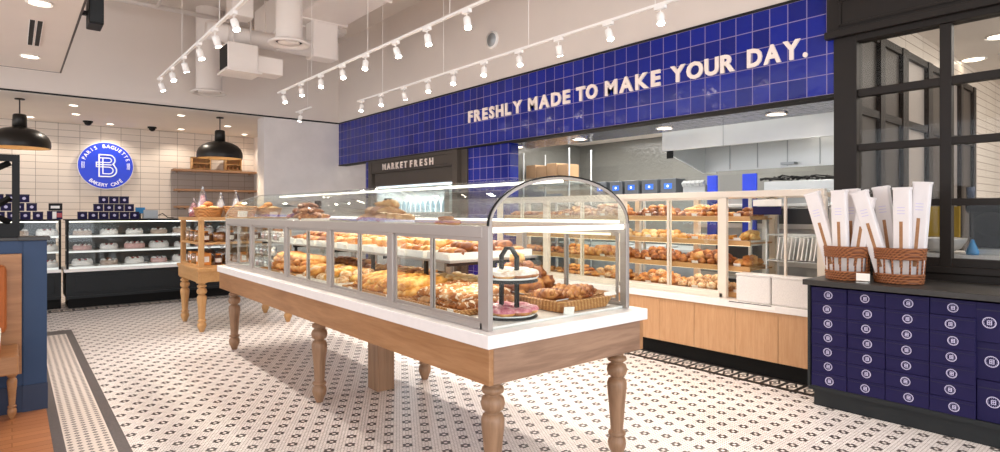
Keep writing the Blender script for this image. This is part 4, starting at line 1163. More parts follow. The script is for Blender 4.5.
t = thing('cup_stand', 'dark blue cup on a slim black stand beyond the window', 'cup', (7.66, 1.53, 1.081))
MB().lathe([(.045, 0), (.045, .02), (.012, .03), (.012, .52), (.05, .53)], n=14).build('stand', 'blackmetal', t, True)
MB().lathe([(.03, .535), (.04, .68), (.034, .68), (.02, .55)], n=14).build('cup', 'boothnavy', t, True)

# ================================================================ NAVY BOX CABINET
CT = .976
t = thing('box_cabinet', 'low black cabinet with a dark top holding stacks of navy boxes', 'cabinet', (0, 0, 0))
MB().box(4.735, 5.48, -.6, 1.99, CT-.042, CT).build('countertop', 'stonetop', t, bevel=.004)
MB().box(4.77, 5.44, 1.945, 1.965, .155, CT-.042).build('side_panel', 'charcoal', t)
MB().box(5.38, 5.44, -.6, 1.945, .155, CT-.042).build('back_panel', 'charcoal', t)
MB().box(4.775, 5.44, -.6, 1.965, .125, .158).build('bottom_board', 'charcoal', t)
MB().box(4.80, 5.44, -.6, 1.93, 0, .125).build('plinth', 'charcoal', t, bevel=.003)
colsY = [1.940, 1.687, 1.439, 1.177, .927]
nb = thing('navy_cake_box', 'x', 'box')
def nbox(w, h, d=.5):
    mb = MB().box(0, d, -w/2, w/2, 0, h)
    return mb
BX = {}
def cake_box(w, h, key):
    t = thing('navy_cake_box', 'x', 'box')
    nbox(w, h).build('carton', 'navybox', t, bevel=.002)
    MB().box(-.0015, .0, -w/2+.004, w/2-.004, h*.80, h*.83).build('lid_flap', 'navyedge', t)
    r = .030 if h < .2 else .036
    ring = MB(); n = 24; vs = []; fs = []
    for k in range(n):
        a = 2*pi*k/n
        for rr in (r, r*.86): vs.append((-.002, rr*cos(a), rr*sin(a)))
    for k in range(n): fs.append((2*k, 2*k+1, 2*((k+1) % n)+1, 2*((k+1) % n)))
    ring.add(vs, fs)
    # letter marks round the ring and the centre monogram
    for k in range(16):
        a = 2*pi*k/16; ring.obox((-.0018, r*.74*cos(a), r*.74*sin(a)), (.001, .0022, .004), (a, 0, 0))
    q = r*.42
    ring.box(-.0022, -.0012, -q*.9, -q*.6, -q, q).box(-.0022, -.0012, -q*.6, q*.6, q*.7, q).box(-.0022, -.0012, -q*.6, q*.8, -q, -q*.7).box(-.0022, -.0012, -q*.6, q*.5, -.15*q, .2*q).box(-.0022, -.0012, q*.5, q*.8, -q*.8, q*.8).box(-.0022, -.0012, -q*.1, q*.1, -q, q)
    ring.build('round_logo', 'palelogo', t, loc=(0, 0, h*.5))
    remember(t); return t
bpy.data.objects.remove(nb)
pw = [.248, .244, .258, .246]
for c in range(4):
    w = pw[c]; yc = (colsY[c]+colsY[c+1])/2; h = (CT-.042-.160-.012)/7
    pr = cake_box(w, h-.0015, c)
    for r_ in range(7):
        lab = f'navy cake box in the {ORD[c]} stack from the kitchen side, {ORD[r_]} box from the bottom'
        dx = random.choice((0, 0, 0, .006, -.004)); loc = (4.777+dx, yc, .159+r_*h)
        if r_ == 0: o = pr; o.location = loc; o['label'] = lab
        else: o = dup(pr, loc, label=lab)
        o['group'] = 'navy boxes in the cabinet'
        lg = [k for k in o.children if k.name.startswith('round_logo')][0]
        lg.location.y = random.uniform(-.012, .012)
yc = .842
for r_, (a, b_) in enumerate([(.159, .42), (.423, .665), (.668, .918)]):
    pr = cake_box(.165, b_-a, 10+r_); pr.location = (4.79+.01*(r_ % 2), yc+.01*r_, a)
    pr['label'] = f'taller navy cake box in the last stack, {["bottom one", "middle one", "top one with small vertical lettering"][r_]}'; pr['group'] = 'taller navy boxes in the cabinet'
pr.children  # top box has its flap folded
for c in range(3):
    pr = cake_box(.28, .12, 20+c)
    for r_ in range(6):
        loc = (4.78, .60-.30*c, .159+r_*.1275)
        lab = f'navy cake box, {ORD[c]} stack past the taller boxes, {ORD[r_]} from the bottom'
        if r_ == 0: o = pr; o.location = loc; o['label'] = lab
        else: o = dup(pr, loc, label=lab)
        o['group'] = 'navy boxes at the end of the cabinet'

# ================================================================ BAGUETTE BASKETS
def slat_basket(loc, a, b_, lab):
    t = thing('wicker_basket', lab, 'basket', loc, 0, 'tall wicker baskets')
    def oval(z, k, n=36): return [(a*k*cos(2*pi*i/n), b_*k*sin(2*pi*i/n), z) for i in range(n)]
    m = MB()
    for z, k in ((.01, .92), (.028, .94), (.046, .95), (.064, .96)): m.tube(oval(z, k), .011, 6, closed=True)
    m.build('lower_band', 'wicker', t, True)
    MB().lathe([(.01, 0), (1, 0), (1, .012), (.01, .012)], n=36, sx=a*.9, sy=b_*.9).build('bottom', 'wicker', t)
    m = MB()
    for z, k in ((.185, 1.0), (.203, 1.01), (.221, 1.02), (.239, 1.03), (.252, 1.035)): m.tube(oval(z, k), .011, 6, closed=True)
    m.build('rim_band', 'wicker', t, True)
    for i in range(18):
        an = 2*pi*i/18
        MB().tube([(a*.955*cos(an), b_*.955*sin(an), .06), (a*1.0*cos(an), b_*1.0*sin(an), .19)], .007, 6).build('upright', 'wicker', t, True)
    for s_ in (1,):
        MB().tube([(s_*a*1.03, -.07, .245), (s_*a*1.06, -.05, .34), (s_*a*1.06, .05, .34), (s_*a*1.03, .07, .245)], .012, 6).build('handle', 'wicker', t, True)
    return t
slat_basket((4.98, 1.758, CT+.001), .14, .150, 'tall brown wicker basket of baguette sleeves beside the wall pastry case')
slat_basket((5.036, 1.43, CT+.001), .14, .160, 'tall brown wicker basket of baguette sleeves in front of the black window')
def sleeve(loc, tilt, lean, L_, lab, wz=.105):
    t = thing('baguette_sleeve', lab, 'paper bag', loc); t['group'] = 'paper baguette sleeves in the baskets'
    t.rotation_euler = (lean, tilt, 0)
    d = .034
    m = MB().box(-d, d, -wz/2, wz/2, 0, L_)
    m.build('bag', 'whitepaper', t, bevel=.008)
    m = MB().box(-d-.001, -d, -.011, .011, L_*.15, L_*.64)
    m.build('window_strip', 'darkwood', t)
    mm = MB()
    for k in range(3): mm.box(-d-.001, -d, -.024, .024, L_*.72+k*.022, L_*.72+k*.022+.005)
    mm.build('printed_lines', 'palelogo', t)
    MB().box(-d*.9, d*.9, -wz/2-.004, wz/2+.004, L_-.012, L_+.004).build('folded_top', 'whitepaper', t)
b1 = (4.98, 1.758, CT+.02); b2 = (5.036, 1.43, CT+.02)
# lean: rotation about X, positive leans the top towards -Y (photo right)
sl = [(b1, -.04, .060, .0, -.27, .68, 'leaning furthest over towards the pastry case'), (b1, -.05, .018, .0, -.03, .67, 'standing upright at the front'), (b1, .045, -.035, .03, -.04, .68, 'upright behind the front one'), (b1, -.02, -.06, .03, .13, .62, 'shorter, leaning towards the other basket'),
      (b2, -.06, .060, -.02, -.26, .68, 'leaning towards the first basket, at the front'), (b2, .05, .045, .03, -.13, .70, 'behind the leaning front one'), (b2, -.05, -.04, -.01, -.0, .68, 'upright at the front middle'), (b2, .02, -.095, .0, .07, .72, 'leaning towards the window edge')]
for (b_, dx, dy, tilt, lean, Ln, w) in sl:
    off = math.tan(lean)*.0
    sleeve((b_[0]+dx, b_[1]+dy, b_[2]), tilt, lean, Ln, f'white baguette sleeve, basket {"beside the pastry case" if b_ is b1 else "before the black window"}, {w}')
t = thing('card_holder', 'small white price card on a clear stand between the two wicker baskets', 'price card', (4.82, 1.594, CT+.001))
MB().box(-.002, .002, -.045, .045, .015, .07).build('card', 'tag', t)
MB().box(-.02, .02, -.04, .04, 0, .006).build('foot', 'steel', t)

# ================================================================ PASTRIES
random.seed(11)
def croissant():
    mb = MB(); n = 17; pts = []; rs = []
    for i in range(n):
        a = R(-105+210*i/(n-1)); u = abs(i/(n-1)*2-1)
        pts.append((.045*cos(a)-.015, .06*sin(a), .026-.004*u)); rs.append(max(.006, .030*(1-u**1.6)*(1+.13*math.cos(i*pi))))
    mb.tube(pts, rs, 10); return mb
def roll(r=.045, h=.05, sx=1.0, sy=1.0, ridge=0):
    def fn(d): return 1+ridge*max(0, cos(d.y*14))*max(0, d.z)
    return MB().ell((0, 0, h*.42), (r*sx, r*sy, h*.58), 14, 8, fn)
def baguette(l=.32, r=.027):
    mb = MB(); n = 30; pts = []; rs = []
    for i in range(n+1):
        u = i/n*2-1; pts.append((u*l/2, 0, r*.9)); rs.append(max(.006, r*(1-abs(u)**4)**.5*(1+.16*abs(sin(i*pi/4)))))
    return mb.tube(pts, rs, 12)
def loaf(l=.2, w=.1, h=.09):
    pr = []
    for k in range(13):
        a = pi*k/12; pr.append((w/2*1.08*cos(a), h*.55+h*.45*sin(a)))
    poly = [(w/2*.92, 0)]+pr+[(-w/2*.92, 0)]
    return MB().prism(poly, 0, -l/2, l/2)
def donut(r=.034, t=.017):
    return MB().tube([(r*cos(2*pi*k/20), r*sin(2*pi*k/20), t) for k in range(20)], t, 10, closed=True)
def icing(r=.034, t=.017):
    mb = MB(); n = 20; vs = []; fs = []; q = 6
    for k in range(n):
        a = 2*pi*k/n
        for j in range(q+1):
            b_ = R(-5+190*j/q)-.0; rr = r+cos(b_)*t*1.06; vs.append((rr*cos(a), rr*sin(a), t+sin(b_)*t*1.08))
    for k in range(n):
        for j in range(q): fs.append((k*(q+1)+j, k*(q+1)+j+1, ((k+1) % n)*(q+1)+j+1, ((k+1) % n)*(q+1)+j))
    return mb.add(vs, fs)
def twist(l=.16, r=.0165):
    mb = MB(); n = 30
    for s_ in (0, pi):
        mb.tube([((i/n-.5)*l, .010*cos(i/n*5*pi+s_), .024+.009*sin(i/n*5*pi+s_)) for i in range(n+1)], [r*(.55+.45*sin(pi*i/n)) for i in range(n+1)], 8)
    return mb
def danish():
    mb = MB(); n = 18
    mb.lathe([(.02, 0), (.045, .004), (.052, .014), (.047, .026), (.034, .026), (.028, .018), (.004, .018)], n=n)
    return mb
def swirl():
    mb = MB(); pts = []
    for i in range(40):
        a = i*.42; r = .006+.040*(i/40); pts.append((r*cos(a), r*sin(a), .022+.014*(1-i/40)))
    return mb.tube(pts, .012, 7)
def glazed():
    """knobbly glazed pull-apart pastry"""
    def fn(d): return 1+.16*sin(d.x*9+1)*cos(d.y*8)+.08*sin(d.z*13)
    return MB().ell((0, 0, .03), (.062, .05, .036), 18, 10, fn)
def slicebread():
    return MB().obox((0, 0, .02), (.15, .09, .04))
def muffin():
    return MB().lathe([(.022, 0), (.032, .04), (.042, .045), (.040, .062), (.024, .078), (.004, .083)], n=16)
def halfcup():
    return MB().lathe([(.004, 0), (.03, .03), (.042, .055), (.040, .062), (.02, .07), (.003, .072)], n=16)
PM = {}
def proto(key, name, mat, mb, extra=None, smooth=True):
    PM[key] = (name, mb.mesh(name, M[mat], smooth), [(n_, m_.mesh(n_, M[mm_], smooth)) for n_, mm_, m_ in (extra or [])])
proto('croissant', 'croissant', 'golden', croissant())
proto('croissant_b', 'croissant', 'brown', croissant())
proto('roll', 'bread_roll', 'golden', roll(ridge=.06))
proto('roll_b', 'bread_roll', 'brown', roll(.048, .055, 1.2, .9, .05))
proto('roll_p', 'bread_roll', 'pale', roll(.045, .05))
proto('bun_sugar', 'sugared_bun', 'sugar', roll(.046, .055, 1.1, .95, .08))
proto('bag', 'baguette', 'flour', baguette())
proto('bag_y', 'baguette', 'yellow', baguette(.30, .030))
proto('bag_g', 'baguette', 'golden', baguette(.26, .033))
proto('loaf', 'bread_loaf', 'brown', loaf(), None, True)
proto('loaf_g', 'bread_loaf', 'golden', loaf(.16, .09, .075), None, True)
proto('donut_p', 'ring_donut', 'golden', donut(), [('pink_icing', 'pink', icing())])
proto('donut_w', 'ring_donut', 'golden', donut(), [('sugar_icing', 'whiteice', icing())])
proto('twist', 'twisted_pastry', 'brown', twist())
proto('croissant_s', 'sugared_croissant', 'sugar', croissant())
proto('glazed_s', 'sugared_pastry', 'sugar', glazed())
proto('twist_g', 'twisted_pastry', 'golden', twist())
proto('twist_c', 'twisted_pastry', 'choc', twist())
proto('danish', 'danish_pastry', 'golden', danish(), [('custard_filling', 'yellow', MB().lathe([(.03, .016), (.026, .024), (.003, .028)], n=16))])
proto('swirl', 'swirl_pastry', 'golden', swirl())
proto('glazed', 'glazed_pastry', 'brown', glazed())
proto('glazed_g', 'glazed_pastry', 'golden', glazed())
proto('muffin', 'muffin', 'brown', muffin())
proto('cup', 'pastry_cup', 'golden', halfcup())
proto('square', 'focaccia_square', 'yellow', MB().obox((0, 0, .018), (.13, .09, .036)), None, False)
def pastry(key, loc, rot, sc, label, cat, group):
    n_, me, ex = PM[key]
    o = bpy.data.objects.new(n_, me); COL.objects.link(o)
    o.location = loc; o.rotation_euler = rot; o.scale = (sc, sc, sc)
    for en, em in ex:
        c = bpy.data.objects.new(en, em); COL.objects.link(c); c.parent = o
    return tag(o, label, cat, group)
def tray(x0, x1, y0, y1, z, kind, lab, lip=.02):
    t = thing({'white': 'white_tray', 'wood': 'wooden_tray', 'wicker': 'wicker_tray'}[kind], lab, 'tray', ((x0+x1)/2, (y0+y1)/2, z))
    w, d = (x1-x0)/2, (y1-y0)/2; m = {'white': 'traywhite', 'wood': 'honey_y', 'wicker': 'wicker_l'}[kind]
    MB().box(-w, w, -d, d, 0, .006).build('tray_bottom', m, t)
    MB().box(-w, -w+.008, -d, d, .006, lip).box(w-.008, w, -d, d, .006, lip).box(-w+.008, w-.008, -d, -d+.008, .006, lip).box(-w+.008, w-.008, d-.008, d, .006, lip).build('tray_rim', m, t)
    return t
def fill(keys, x0, x1, y0, y1, z, nx, ny, layers, desc, where, cat, group, rz=0, rzj=.2, sc=1.0, lh=.035, tiltj=.15, pitch=0):
    """individual pastries in nx rows by ny places, piled in layers that shrink upward"""
    names = ['front', 'second', 'third', 'fourth', 'fifth', 'sixth', 'seventh', 'eighth']
    for l in range(layers):
        cx = nx-l if nx > 1 else 1; cy = ny-l
        if cx < 1 or cy < 1: break
        for i in range(cx):
            for j in range(cy):
                px = x0+(x1-x0)*((i+.5+.5*l*(nx > 1))/nx); py = y0+(y1-y0)*((j+.5+.5*l)/ny)
                key = random.choice(keys) if isinstance(keys, list) else keys
                rown = names[i]+' row' if cx > 1 else ''
                lay = ['lowest layer', 'second layer', 'third layer', 'topmost'][l] if layers > 1 else ''
                lab = f'{desc} {where}, {rown} {ORD[j]}'+(f', {lay}' if lay else '')
                pastry(key, (px+random.uniform(-.006, .006), py+random.uniform(-.006, .006), z+l*lh),
                       (random.uniform(-tiltj, tiltj), pitch+random.uniform(-tiltj, tiltj), rz+random.uniform(-rzj, rzj)), sc*random.uniform(.93, 1.08), lab, cat, group)
def price(x, y, z, lab, rz=0, w=.055, h=.04):
    o = MB().obox((0, 0, h/2), (.003, w, h), (0, R(-18), 0)).obox((.01, 0, .002), (.02, w*.7, .003)).build('price_tag', 'tag', None, loc=(x, y, z), rot=(0, 0, rz))
    tag(o, lab, 'price tag', 'price tags')

# ---- long display: lower level
B = CZ0+.012
G = 'pastries in the long glass case'
random.seed(5)
def sloped(y0, y1, lab, kind='wicker'):
    return tray(1.88, 2.36, y0, y1, B+.001, kind, lab, .035)
sloped(2.60, 3.18, 'light wicker tray of floured baguettes in the nearest bay of the long case')
fill('bag', 1.92, 2.34, 2.62, 3.17, B+.02, 1, 9, 2, 'floured baguette', 'in the nearest lower bay', 'bread', G, rz=-.35, rzj=.06, sc=1.1, lh=.042, pitch=-.12, tiltj=.04)
sloped(3.25, 4.08, 'light wicker tray of butter baguettes in the second bay of the long case')
fill('bag_y', 1.92, 2.34, 3.27, 4.06, B+.02, 1, 10, 2, 'butter baguette', 'in the second lower bay', 'bread', G, rz=-.4, rzj=.2, sc=1.1, lh=.042, pitch=-.15, tiltj=.06)
sloped(4.18, 5.0, 'light wicker tray of sugared pastries in the third bay of the long case', 'white')
fill(['bag_y', 'bun_sugar', 'bun_sugar', 'bun_sugar', 'roll_p'], 1.92, 2.32, 4.22, 4.98, B+.012, 4, 8, 2, 'sugared pastry', 'in the third lower bay', 'pastry', G, rz=0, rzj=2, sc=1.1, lh=.045)
sloped(5.08, 5.94, 'light wicker tray of golden rolls in the fourth bay of the long case')
fill(['bag_g'], 1.92, 2.34, 5.1, 5.92, B+.02, 1, 10, 3, 'golden long roll', 'in the fourth lower bay', 'bread', G, rz=-.5, rzj=.4, sc=1.1, lh=.045)
# lower level, far side
for (y0, y1, key, d, n) in [(2.98, 3.9, 'roll_p', 'pale bread roll', 9), (4.0, 5.0, 'golden', 'golden swirl pastry', 9), (5.1, 6.0, 'x', 'round brown roll', 8)]:
    k = {'golden': 'swirl', 'x': 'roll_b'}.get(key, key)
    tray(2.45, 2.84, y0, y1, B+.001, 'white', f'white tray of {d} items on the kitchen side of the long case')
    fill(k, 2.47, 2.82, y0+.02, y1-.02, B+.01, 3, n, 2, d, 'on the kitchen side trays', 'pastry', G, rzj=1, sc=1.05, lh=.04)
# upper shelf
U = 1.2005
for i, (y0, y1, key, d, nx, ny, ly, sc) in enumerate([(2.96, 3.22, 'roll_b', 'brown ridged roll', 4, 4, 2, 1.0), (3.27, 3.72, 'glazed_g', 'golden knobbly pastry', 4, 5, 2, .9), (3.78, 4.12, 'cup', 'folded pastry cup', 4, 3, 1, 1.1),
                                              (4.18, 4.60, 'cup', 'pastry cup', 4, 4, 1, 1.1), (4.65, 5.02, 'croissant', 'golden croissant', 3, 4, 2, 1.05), (5.08, 5.50, 'roll_b', 'dark round roll', 4, 5, 2, 1.1), (5.55, 5.95, 'croissant_b', 'brown croissant', 3, 4, 3, 1.1)]):
    tray(2.07, 2.76, y0, y1, U, 'white', f'white tray of pastries on the upper shelf, {ORD[i]} from the arched end', .045)
    fill(key, 2.10, 2.74, y0+.02, y1-.02, U+.014, nx, ny, ly, d, f'on the {ORD[i]} upper tray', 'pastry', G, rz=.2, rzj=.5, sc=sc, lh=.036)
for i, y in enumerate((2.98, 3.5, 3.95, 4.4, 4.85, 5.3)):
    price(2.055, y, U+.0 if False else 1.2005, f'white price tag at the front of the upper shelf, {ORD[i]} from the arched end')
for i, y in enumerate((2.66, 3.35, 3.9, 4.3, 5.3)):
    price(1.865, y, B+.001, f'white price tag at the glass on the lower level, {ORD[i]} from the arched end')
# far bay: wrapped cakes on glass shelves
for l, z in enumerate((B+.001, 1.053, 1.2015)):
    for j in range(5):
        t = thing('wrapped_cake_cup', f'clear wrapped cream cake cup in the far bay, {["bottom", "middle", "upper"][l]} shelf, {ORD[j]}', 'cake cup', (2.05 if l < 2 else 2.15, 6.12+j*.13, z), 0, 'wrapped cakes in the far bay')
        MB().lathe([(.03, 0), (.045, .004), (.05, .05), (.046, .085), (.01, .095)], n=14, cap=False).build('clear_cup', 'plastic', t, True)
        MB().lathe([(.03, .002), (.038, .03), (.036, .05), (.01, .06)], n=12).build('cake', ['rosefrost', 'frosting', 'chocfrost'][(j+l) % 3], t, True)
# things on top under the dome
D = CZ1-.0035
for (x0, x1, y0, y1, key, d, nx, ny, ly, w, sc) in [(1.85, 2.07, 4.74, 5.12, 'croissant_b', 'brown croissant', 3, 4, 3, 'the far croissant pile', 1.0), (1.85, 2.07, 3.37, 3.77, 'croissant', 'golden croissant', 3, 4, 3, 'the middle pile', 1.0)]:
    tray(x0, x1, y0, y1, D, 'white', f'white tray of croissants under the glass arch carrying {w}', .02)
    fill(key, x0+.01, x1-.01, y0+.02, y1-.02, D+.008, nx, ny, ly, d, f'in {w}', 'pastry', G, rz=1.2, rzj=.8, sc=sc, lh=.046)
fill('danish', 1.88, 2.0, 2.72, 2.90, D, 1, 2, 2, 'small sugared danish', 'on the top deck near the arched end', 'pastry', G, sc=1.0, lh=.02)
for k, y in enumerate((3.72, 5.0)):
    o = MB().lathe([(.028, 0), (.03, .17), (.026, .175)], n=18).build('black_canister', 'blackmetal', None, True, loc=(2.13, y+.05, D))
    o.location = (2.12, y+.1, D-.0) ; tag(o, 'slim black canister behind the croissants, '+('the nearer one' if k == 0 else 'the farther one'), 'canister', 'black canisters under the arch')

# ---- arched end: two tier stand, wicker tray, glazed pile
t = thing('tiered_stand', 'black metal two-tier stand of iced donuts inside the arched glass end', 'cake stand', (2.115, 2.455, B), .0)
MB().lathe([(.01, 0), (.155, 0), (.16, .006), (.01, .012)], n=36).build('base_disc', 'blackmetal', t, True)
MB().box(-.05, .05, -.012, .012, .0, .01).build('rib', 'blackmetal', t)
for s_ in (-1, 1):
    MB().box(-.008, .008, s_*.145-.012, s_*.145+.012, .0, .32).build('upright', 'blackmetal', t) if False else None
MB().box(-.014, .014, -.070, -.060, 0, .33).box(-.014, .014, .060, .070, 0, .33).obox((0, -.0425, .355), (.028, .010, .072), (R(-43), 0, 0)).obox((0, .0425, .355), (.028, .010, .072), (R(43), 0, 0)).box(-.014, .014, -.022, .022, .374, .384).build('handle_frame', 'blackmetal', t, True)
MB().lathe([(.01, .195), (.16, .195), (.163, .203), (.01, .212)], n=36).build('upper_disc', 'blackmetal', t, True)
MB().lathe([(.01, .0125), (.145, .0125), (.152, .022), (.145, .018), (.01, .016)], n=36).build('lower_plate', 'white', t, True)
MB().lathe([(.01, .2125), (.155, .2125), (.165, .224), (.157, .219), (.01, .217)], n=36).build('upper_plate', 'white', t, True)
for lev, (z, key, d) in enumerate([(B+.019, 'donut_p', 'pink iced ring donut'), (B+.220, 'donut_w', 'sugar glazed ring donut')]):
    nn = 7
    for k in range(nn):
        a = 2*pi*k/nn+.2
        pastry(key, (2.115+.105*cos(a), 2.455+.105*sin(a), z), (0, random.uniform(-.08, .08), random.random()*6), 1.18,
               f'{d} on the {["lower", "upper"][lev]} tier of the black stand, {ORD[k]} round the plate', 'donut', 'donuts on the black stand')
def wicker_tray(loc, w, d, h, lab):
    t = thing('wicker_tray', lab, 'basket', loc)
    def rect(k, z, n=8):
        out = []
        for cx, cy, a0 in ((1, 1, 0), (-1, 1, 90), (-1, -1, 180), (1, -1, 270)):
            for q in range(4):
                a = R(a0+90*q/3); r = .03; out.append((cx*(w*k-r)+r*cos(a), cy*(d*k-r)+r*sin(a), z))
        return out
    m = MB()
    for i in range(6): m.tube(rect(.88+.022*i, .008+i*(h-.012)/5), .0085, 6, closed=True)
    m.build('woven_side', 'wicker_l', t, True)
    m = MB().box(-w*.86, w*.86, -d*.86, d*.86, 0, .006); m.build('bottom', 'wicker_l', t)
    mm = MB()
    for (cx, cy) in ((1, 1), (-1, -1), (1, -1), (-1, 1)):
        mm.obox((cx*w*.93, cy*d*.93, h+.012), (.07, .07, .003), (.2*cy, -.2*cx, pi/4))
    mm.build('paper_liner', 'whitepaper', t)
    return t
wicker_tray((2.60, 2.50, B+.001), .225, .20, .066, 'light wicker basket of twisted pastries behind the arched glass end')
fill('twist', 2.42, 2.79, 2.36, 2.64, B+.05, 8, 1, 1, 'brown twisted pastry', 'in the wicker basket', 'pastry', 'twists in the wicker basket', rz=1.35, rzj=.08, sc=1.45, lh=.03)
for q, (x, y, zz) in enumerate([]): pass
tray(2.30, 2.80, 2.74, 2.93, B+.001, 'wood', 'wooden board under the big pile of glazed pastries', .012)
fill(['glazed', 'glazed_g', 'glazed'], 2.28, 2.82, 2.72, 2.94, B+.013, 5, 2, 1, 'brown glazed pastry', 'in the tall pile behind the wicker basket', 'pastry', 'glazed pastry pile', rzj=3, sc=1.25, tiltj=.3)
fill(['glazed', 'glazed_g', 'glazed'], 2.34, 2.78, 2.74, 2.90, B+.075, 4, 2, 1, 'brown glazed pastry', 'in the second layer of the tall pile', 'pastry', 'glazed pastry pile', rzj=3, sc=1.25, tiltj=.3)
fill(['glazed', 'glazed_g', 'glazed'], 2.36, 2.70, 2.76, 2.88, B+.135, 3, 1, 1, 'brown glazed pastry', 'in the third layer of the tall pile', 'pastry', 'glazed pastry pile', rzj=3, sc=1.25, tiltj=.3)
fill(['glazed', 'glazed'], 2.40, 2.64, 2.76, 2.88, B+.195, 2, 1, 1, 'brown glazed pastry', 'near the peak of the tall pile', 'pastry', 'glazed pastry pile', rzj=3, sc=1.0, tiltj=.3)
pastry('glazed_g', (2.50, 2.82, B+.25), (0, .1, 1), 1.0, 'golden glazed pastry at the very peak of the tall pile', 'pastry', 'glazed pastry pile')
price(2.40, 2.27, B+.001, 'white price tag leaning before the wicker basket at the arched end', R(60), .06, .045)

# ---- wall case
GW = 'pastries in the wall case'
SH = SHZ
bays = [(2.76, 2.94), (3.02, 4.17), (4.25, 5.40), (5.48, 6.34)]
plan = {3: [('roll_b', 'brown roll'), (['croissant', 'croissant_b', 'twist_g'], 'golden croissant or twist'), ('bag_g', 'golden long roll'), ('croissant_b', 'brown croissant'), ('bag_y', 'butter roll')],
        2: [('bag_y', 'pale butter bread'), ('square', 'yellow focaccia square'), ('roll_p', 'pale bun'), ('danish', 'custard danish'), ('roll_p', 'pale roll')],
        1: [('glazed_g', 'golden pastry'), (['roll_b', 'glazed', 'loaf_g'], 'brown shiny bake'), ('loaf_g', 'golden loaf'), ('glazed', 'brown glazed bun'), ('roll', 'golden roll')],
        0: [('bun_sugar', 'sugar dusted bun'), (['bun_sugar', 'croissant_s', 'glazed_s'], 'sugared pastry'), (['glazed_s', 'croissant', 'glazed_g'], 'mixed golden pastry'), ('swirl', 'golden swirl'), ('bun_sugar', 'sugared bun')]}
BAYW = ['narrow end', 'first', 'second', 'third', 'fourth']
SHW = ['lowest', 'second', 'third', 'top']
for s_ in range(4):
    for bi, (a, b_) in enumerate(bays):
        if bi == 0:
            k, d = plan[s_][0]; halves = [(a, b_, k, d, 2, '')]
        else:
            m = (a+b_)/2; k, d = plan[s_][bi]; k2, d2 = plan[s_][(bi+1+s_) % 5]
            halves = [(a, m, k, d, 6, 'nearer half'), (m, b_, k2, d2, 6, 'farther half')] if bi < 3 else [(a, b_, k, d, 8, '')]
        for (p, q, k, d, ny, hf) in halves:
            z = SH[s_]+.001
            tray(K0+.10, K1-.10, p+.008, q-.008, z, 'wood' if s_ != 2 else 'white', f'tray on the {SHW[s_]} wall case shelf, {BAYW[bi]} bay{", "+hf if hf else ""}', .018)
            big = k == 'bag_g' or k == 'bag_y'
            if big: nx, n2, rz, sc = 1, ny+1, 0.2, 1.0
            elif k == 'loaf_g': nx, n2, rz, sc = 2, ny-1, 0, 1.1
            else: nx, n2, rz, sc = 3, ny-1 if ny > 2 else 2, .3, 1.0
            ly = 3 if (s_ in (1, 0, 3) and bi in (1, 2)) else 2
            if k == 'square': ly = 1; nx = 2; n2 = 5; rz = 0
            if bi >= 3: ly = 1; nx = min(nx, 2)
            fill(k, K0+.12, K1-.14, p+.02, q-.02, z+.012, nx, n2, ly, d, f'on {SHW[s_]} shelf, {BAYW[bi]} bay {hf.split(" ")[0]}'.rstrip(), 'pastry', GW, rz=rz, rzj=.5 if not big else .15, sc=sc*1.05, lh=.036)
            if hf or bi == 0:
                price(K0+.094, (p+q)/2+.03, SH[s_]+.001, f'white price tag on the {SHW[s_]} wall case shelf, {BAYW[bi]} bay {hf}'.rstrip(), 0, .07, .045)

# ---- bread cabinet on the small table
def wrapped(name, loc, kind, lab, grp, rz=0):
    t = thing(name, lab, 'bread', loc, rz, grp)
    if kind == 'loaf':
        loaf(.12, .11, .12).build('loaf', 'golden', t, True)
        loaf(.13, .12, .13).build('clear_wrap', 'plastic', t, True)
    elif kind == 'jar':
        MB().lathe([(.035, 0), (.04, .01), (.04, .10), (.03, .12)], n=14).build('body', 'choc', t, True)
        MB().lathe([(.033, .12), (.033, .14)], n=14).build('lid', 'orangebox', t, True)
        MB().lathe([(.0405, .03), (.0405, .08)], n=14, cap=False).build('paper_label', 'tag', t, True)
    elif kind == 'bag':
        def fn(d): return 1+.10*sin(d.x*11)*cos(d.y*9)
        MB().ell((0, 0, .095), (.078, .06, .095), 14, 10, fn).build('clear_bag', 'plastic', t, True)
        MB().lathe([(.016, .18), (.008, .20), (.035, .24)], n=10, cap=False).build('gathered_top', 'plastic', t, True)
        MB().ell((0, 0, .065), (.058, .045, .06)).build('cookies', 'golden', t, True)
    else:
        MB().box(-.055, .055, -.045, .045, 0, .15).build('carton', 'orangebox', t, bevel=.004)
        MB().box(-.0565, -.055, -.03, .03, .04, .11).box(-.03, .03, -.0465, -.045, .04, .11).build('front_label', 'tag', t)
GB = 'wrapped bread in the cabinet'
q = 0
for z, kinds_ in ((.829, ['box', 'jar', 'loaf', 'box', 'loaf', 'jar', 'loaf']), (1.119, ['jar', 'loaf', 'jar', 'loaf', 'jar', 'loaf', 'box'])):
    lw_ = 'lower' if z < 1 else 'upper'
    for k, kd in enumerate(kinds_):
        nm = {'box': 'orange_carton', 'jar': 'spread_jar', 'loaf': 'wrapped_loaf'}[kd]; dd = {'box': 'orange food carton', 'jar': 'dark jar with paper label', 'loaf': 'golden loaf in clear wrap'}[kd]
        wrapped(nm, (1.88+k*.15, 8.06, z), kd, f'{dd} at the front of the {lw_} cabinet shelf, {ORD[k]} along', GB)
        wrapped(nm, (1.87, 8.22+k*.115, z), kd, f'{dd} at the aisle side of the {lw_} cabinet shelf, {ORD[k]} back', GB) if k < 6 else None
    for k in range(6):
        if lw_ == 'lower' or True:
            wrapped('cookie_bag', (1.97+k*.155, 8.26, z), 'bag', f'clear cookie bag in the second row of the {lw_} cabinet shelf, {ORD[k]} along', 'clear bags in the cabinet')
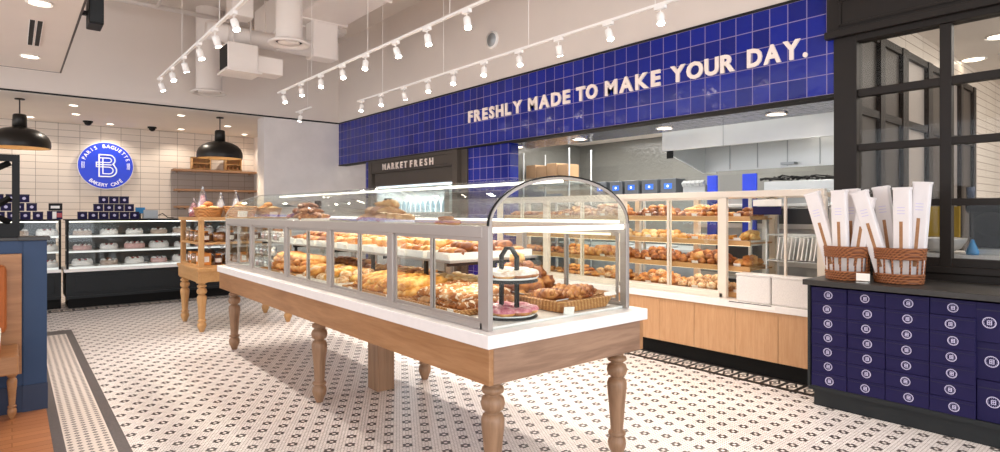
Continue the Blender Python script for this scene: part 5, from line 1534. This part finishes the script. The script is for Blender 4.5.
# hanging bags under the top board region are shown as bags on cartons
TP = 1.4325
def bowl_basket(loc, a, b_, h, lab, rz=0):
    t = thing('bread_basket', lab, 'basket', loc, rz, 'bread baskets on the cabinet')
    m = MB()
    for i in range(6):
        k = .80+.04*i; m.tube([(a*k*cos(2*pi*j/28), b_*k*sin(2*pi*j/28), .008+i*h/6) for j in range(28)], h/10, 6, closed=True)
    m.build('woven_side', 'wicker_l', t, True)
    MB().lathe([(.01, 0), (.8, 0), (.8, .008), (.01, .008)], n=28, sx=a, sy=b_).build('bottom', 'wicker_l', t)
    return t
bowl_basket((1.95, 8.22, TP), .17, .17, .13, 'round light basket of bagged bread, the one at the aisle corner of the cabinet')
bowl_basket((2.32, 8.14, TP), .20, .16, .15, 'round light basket with a price card, middle of the cabinet top')
bowl_basket((2.70, 8.2, TP), .17, .17, .13, 'round light basket of bread on the cabinet top, the one beside the long case')
bowl_basket((2.0, 8.68, TP), .18, .16, .10, 'round light basket at the back of the cabinet top')
price(2.30, 7.975, TP, 'white price card in front of the middle basket on the cabinet', R(90), .12, .08)
price(2.70, 7.985, TP, 'white price card in front of the basket nearest the long case', R(90), .10, .07)
for bi, (x, y, w) in enumerate([(1.95, 8.22, 'aisle corner'), (2.32, 8.14, 'middle'), (2.70, 8.2, 'long case side'), (2.0, 8.68, 'back')]):
    for k in range(5):
        a = 2*pi*k/5
        pastry(['roll_p', 'bun_sugar', 'golden', 'roll'][k % 4] if k % 4 != 2 else 'roll', (x+.085*cos(a), y+.07*sin(a), TP+.09+.012*(k % 2)), (.2, .2, a), 1.15, f'round roll in the {w} basket on the bread cabinet, {ORD[k]} round the rim', 'bread roll', 'rolls in the cabinet top baskets')
    pastry('roll', (x, y, TP+.14), (0, 0, .5), 1.3, f'round golden roll at the top of the {w} basket on the cabinet', 'bread roll', 'rolls in the cabinet top baskets')
for k, (x, y, h, c) in enumerate([(1.93, 8.42, .42, 'pink'), (2.15, 8.42, .34, 'frosting'), (2.33, 8.36, .36, 'frosting'), (1.84, 8.5, .26, 'pink')]):
    t = thing('cone_bag', f'tall clear cone bag of {"pink" if c == "pink" else "white"} sweets on the cabinet, {["the tallest", "behind the middle basket", "beside the middle basket", "the shortest"][k]}', 'sweet bag', (x, y, TP+.0), 0, 'cone bags on the cabinet')
    MB().lathe([(.02, 0), (.075, .005), (.07, h*.4), (.03, h*.8), (.006, h*.93), (.02, h)], n=14, cap=False).build('clear_cone', 'plastic', t, True)
    MB().lathe([(.02, .004), (.062, .008), (.055, h*.38), (.02, h*.7)], n=12).build('sweets', c, t, True)

remember_done = True
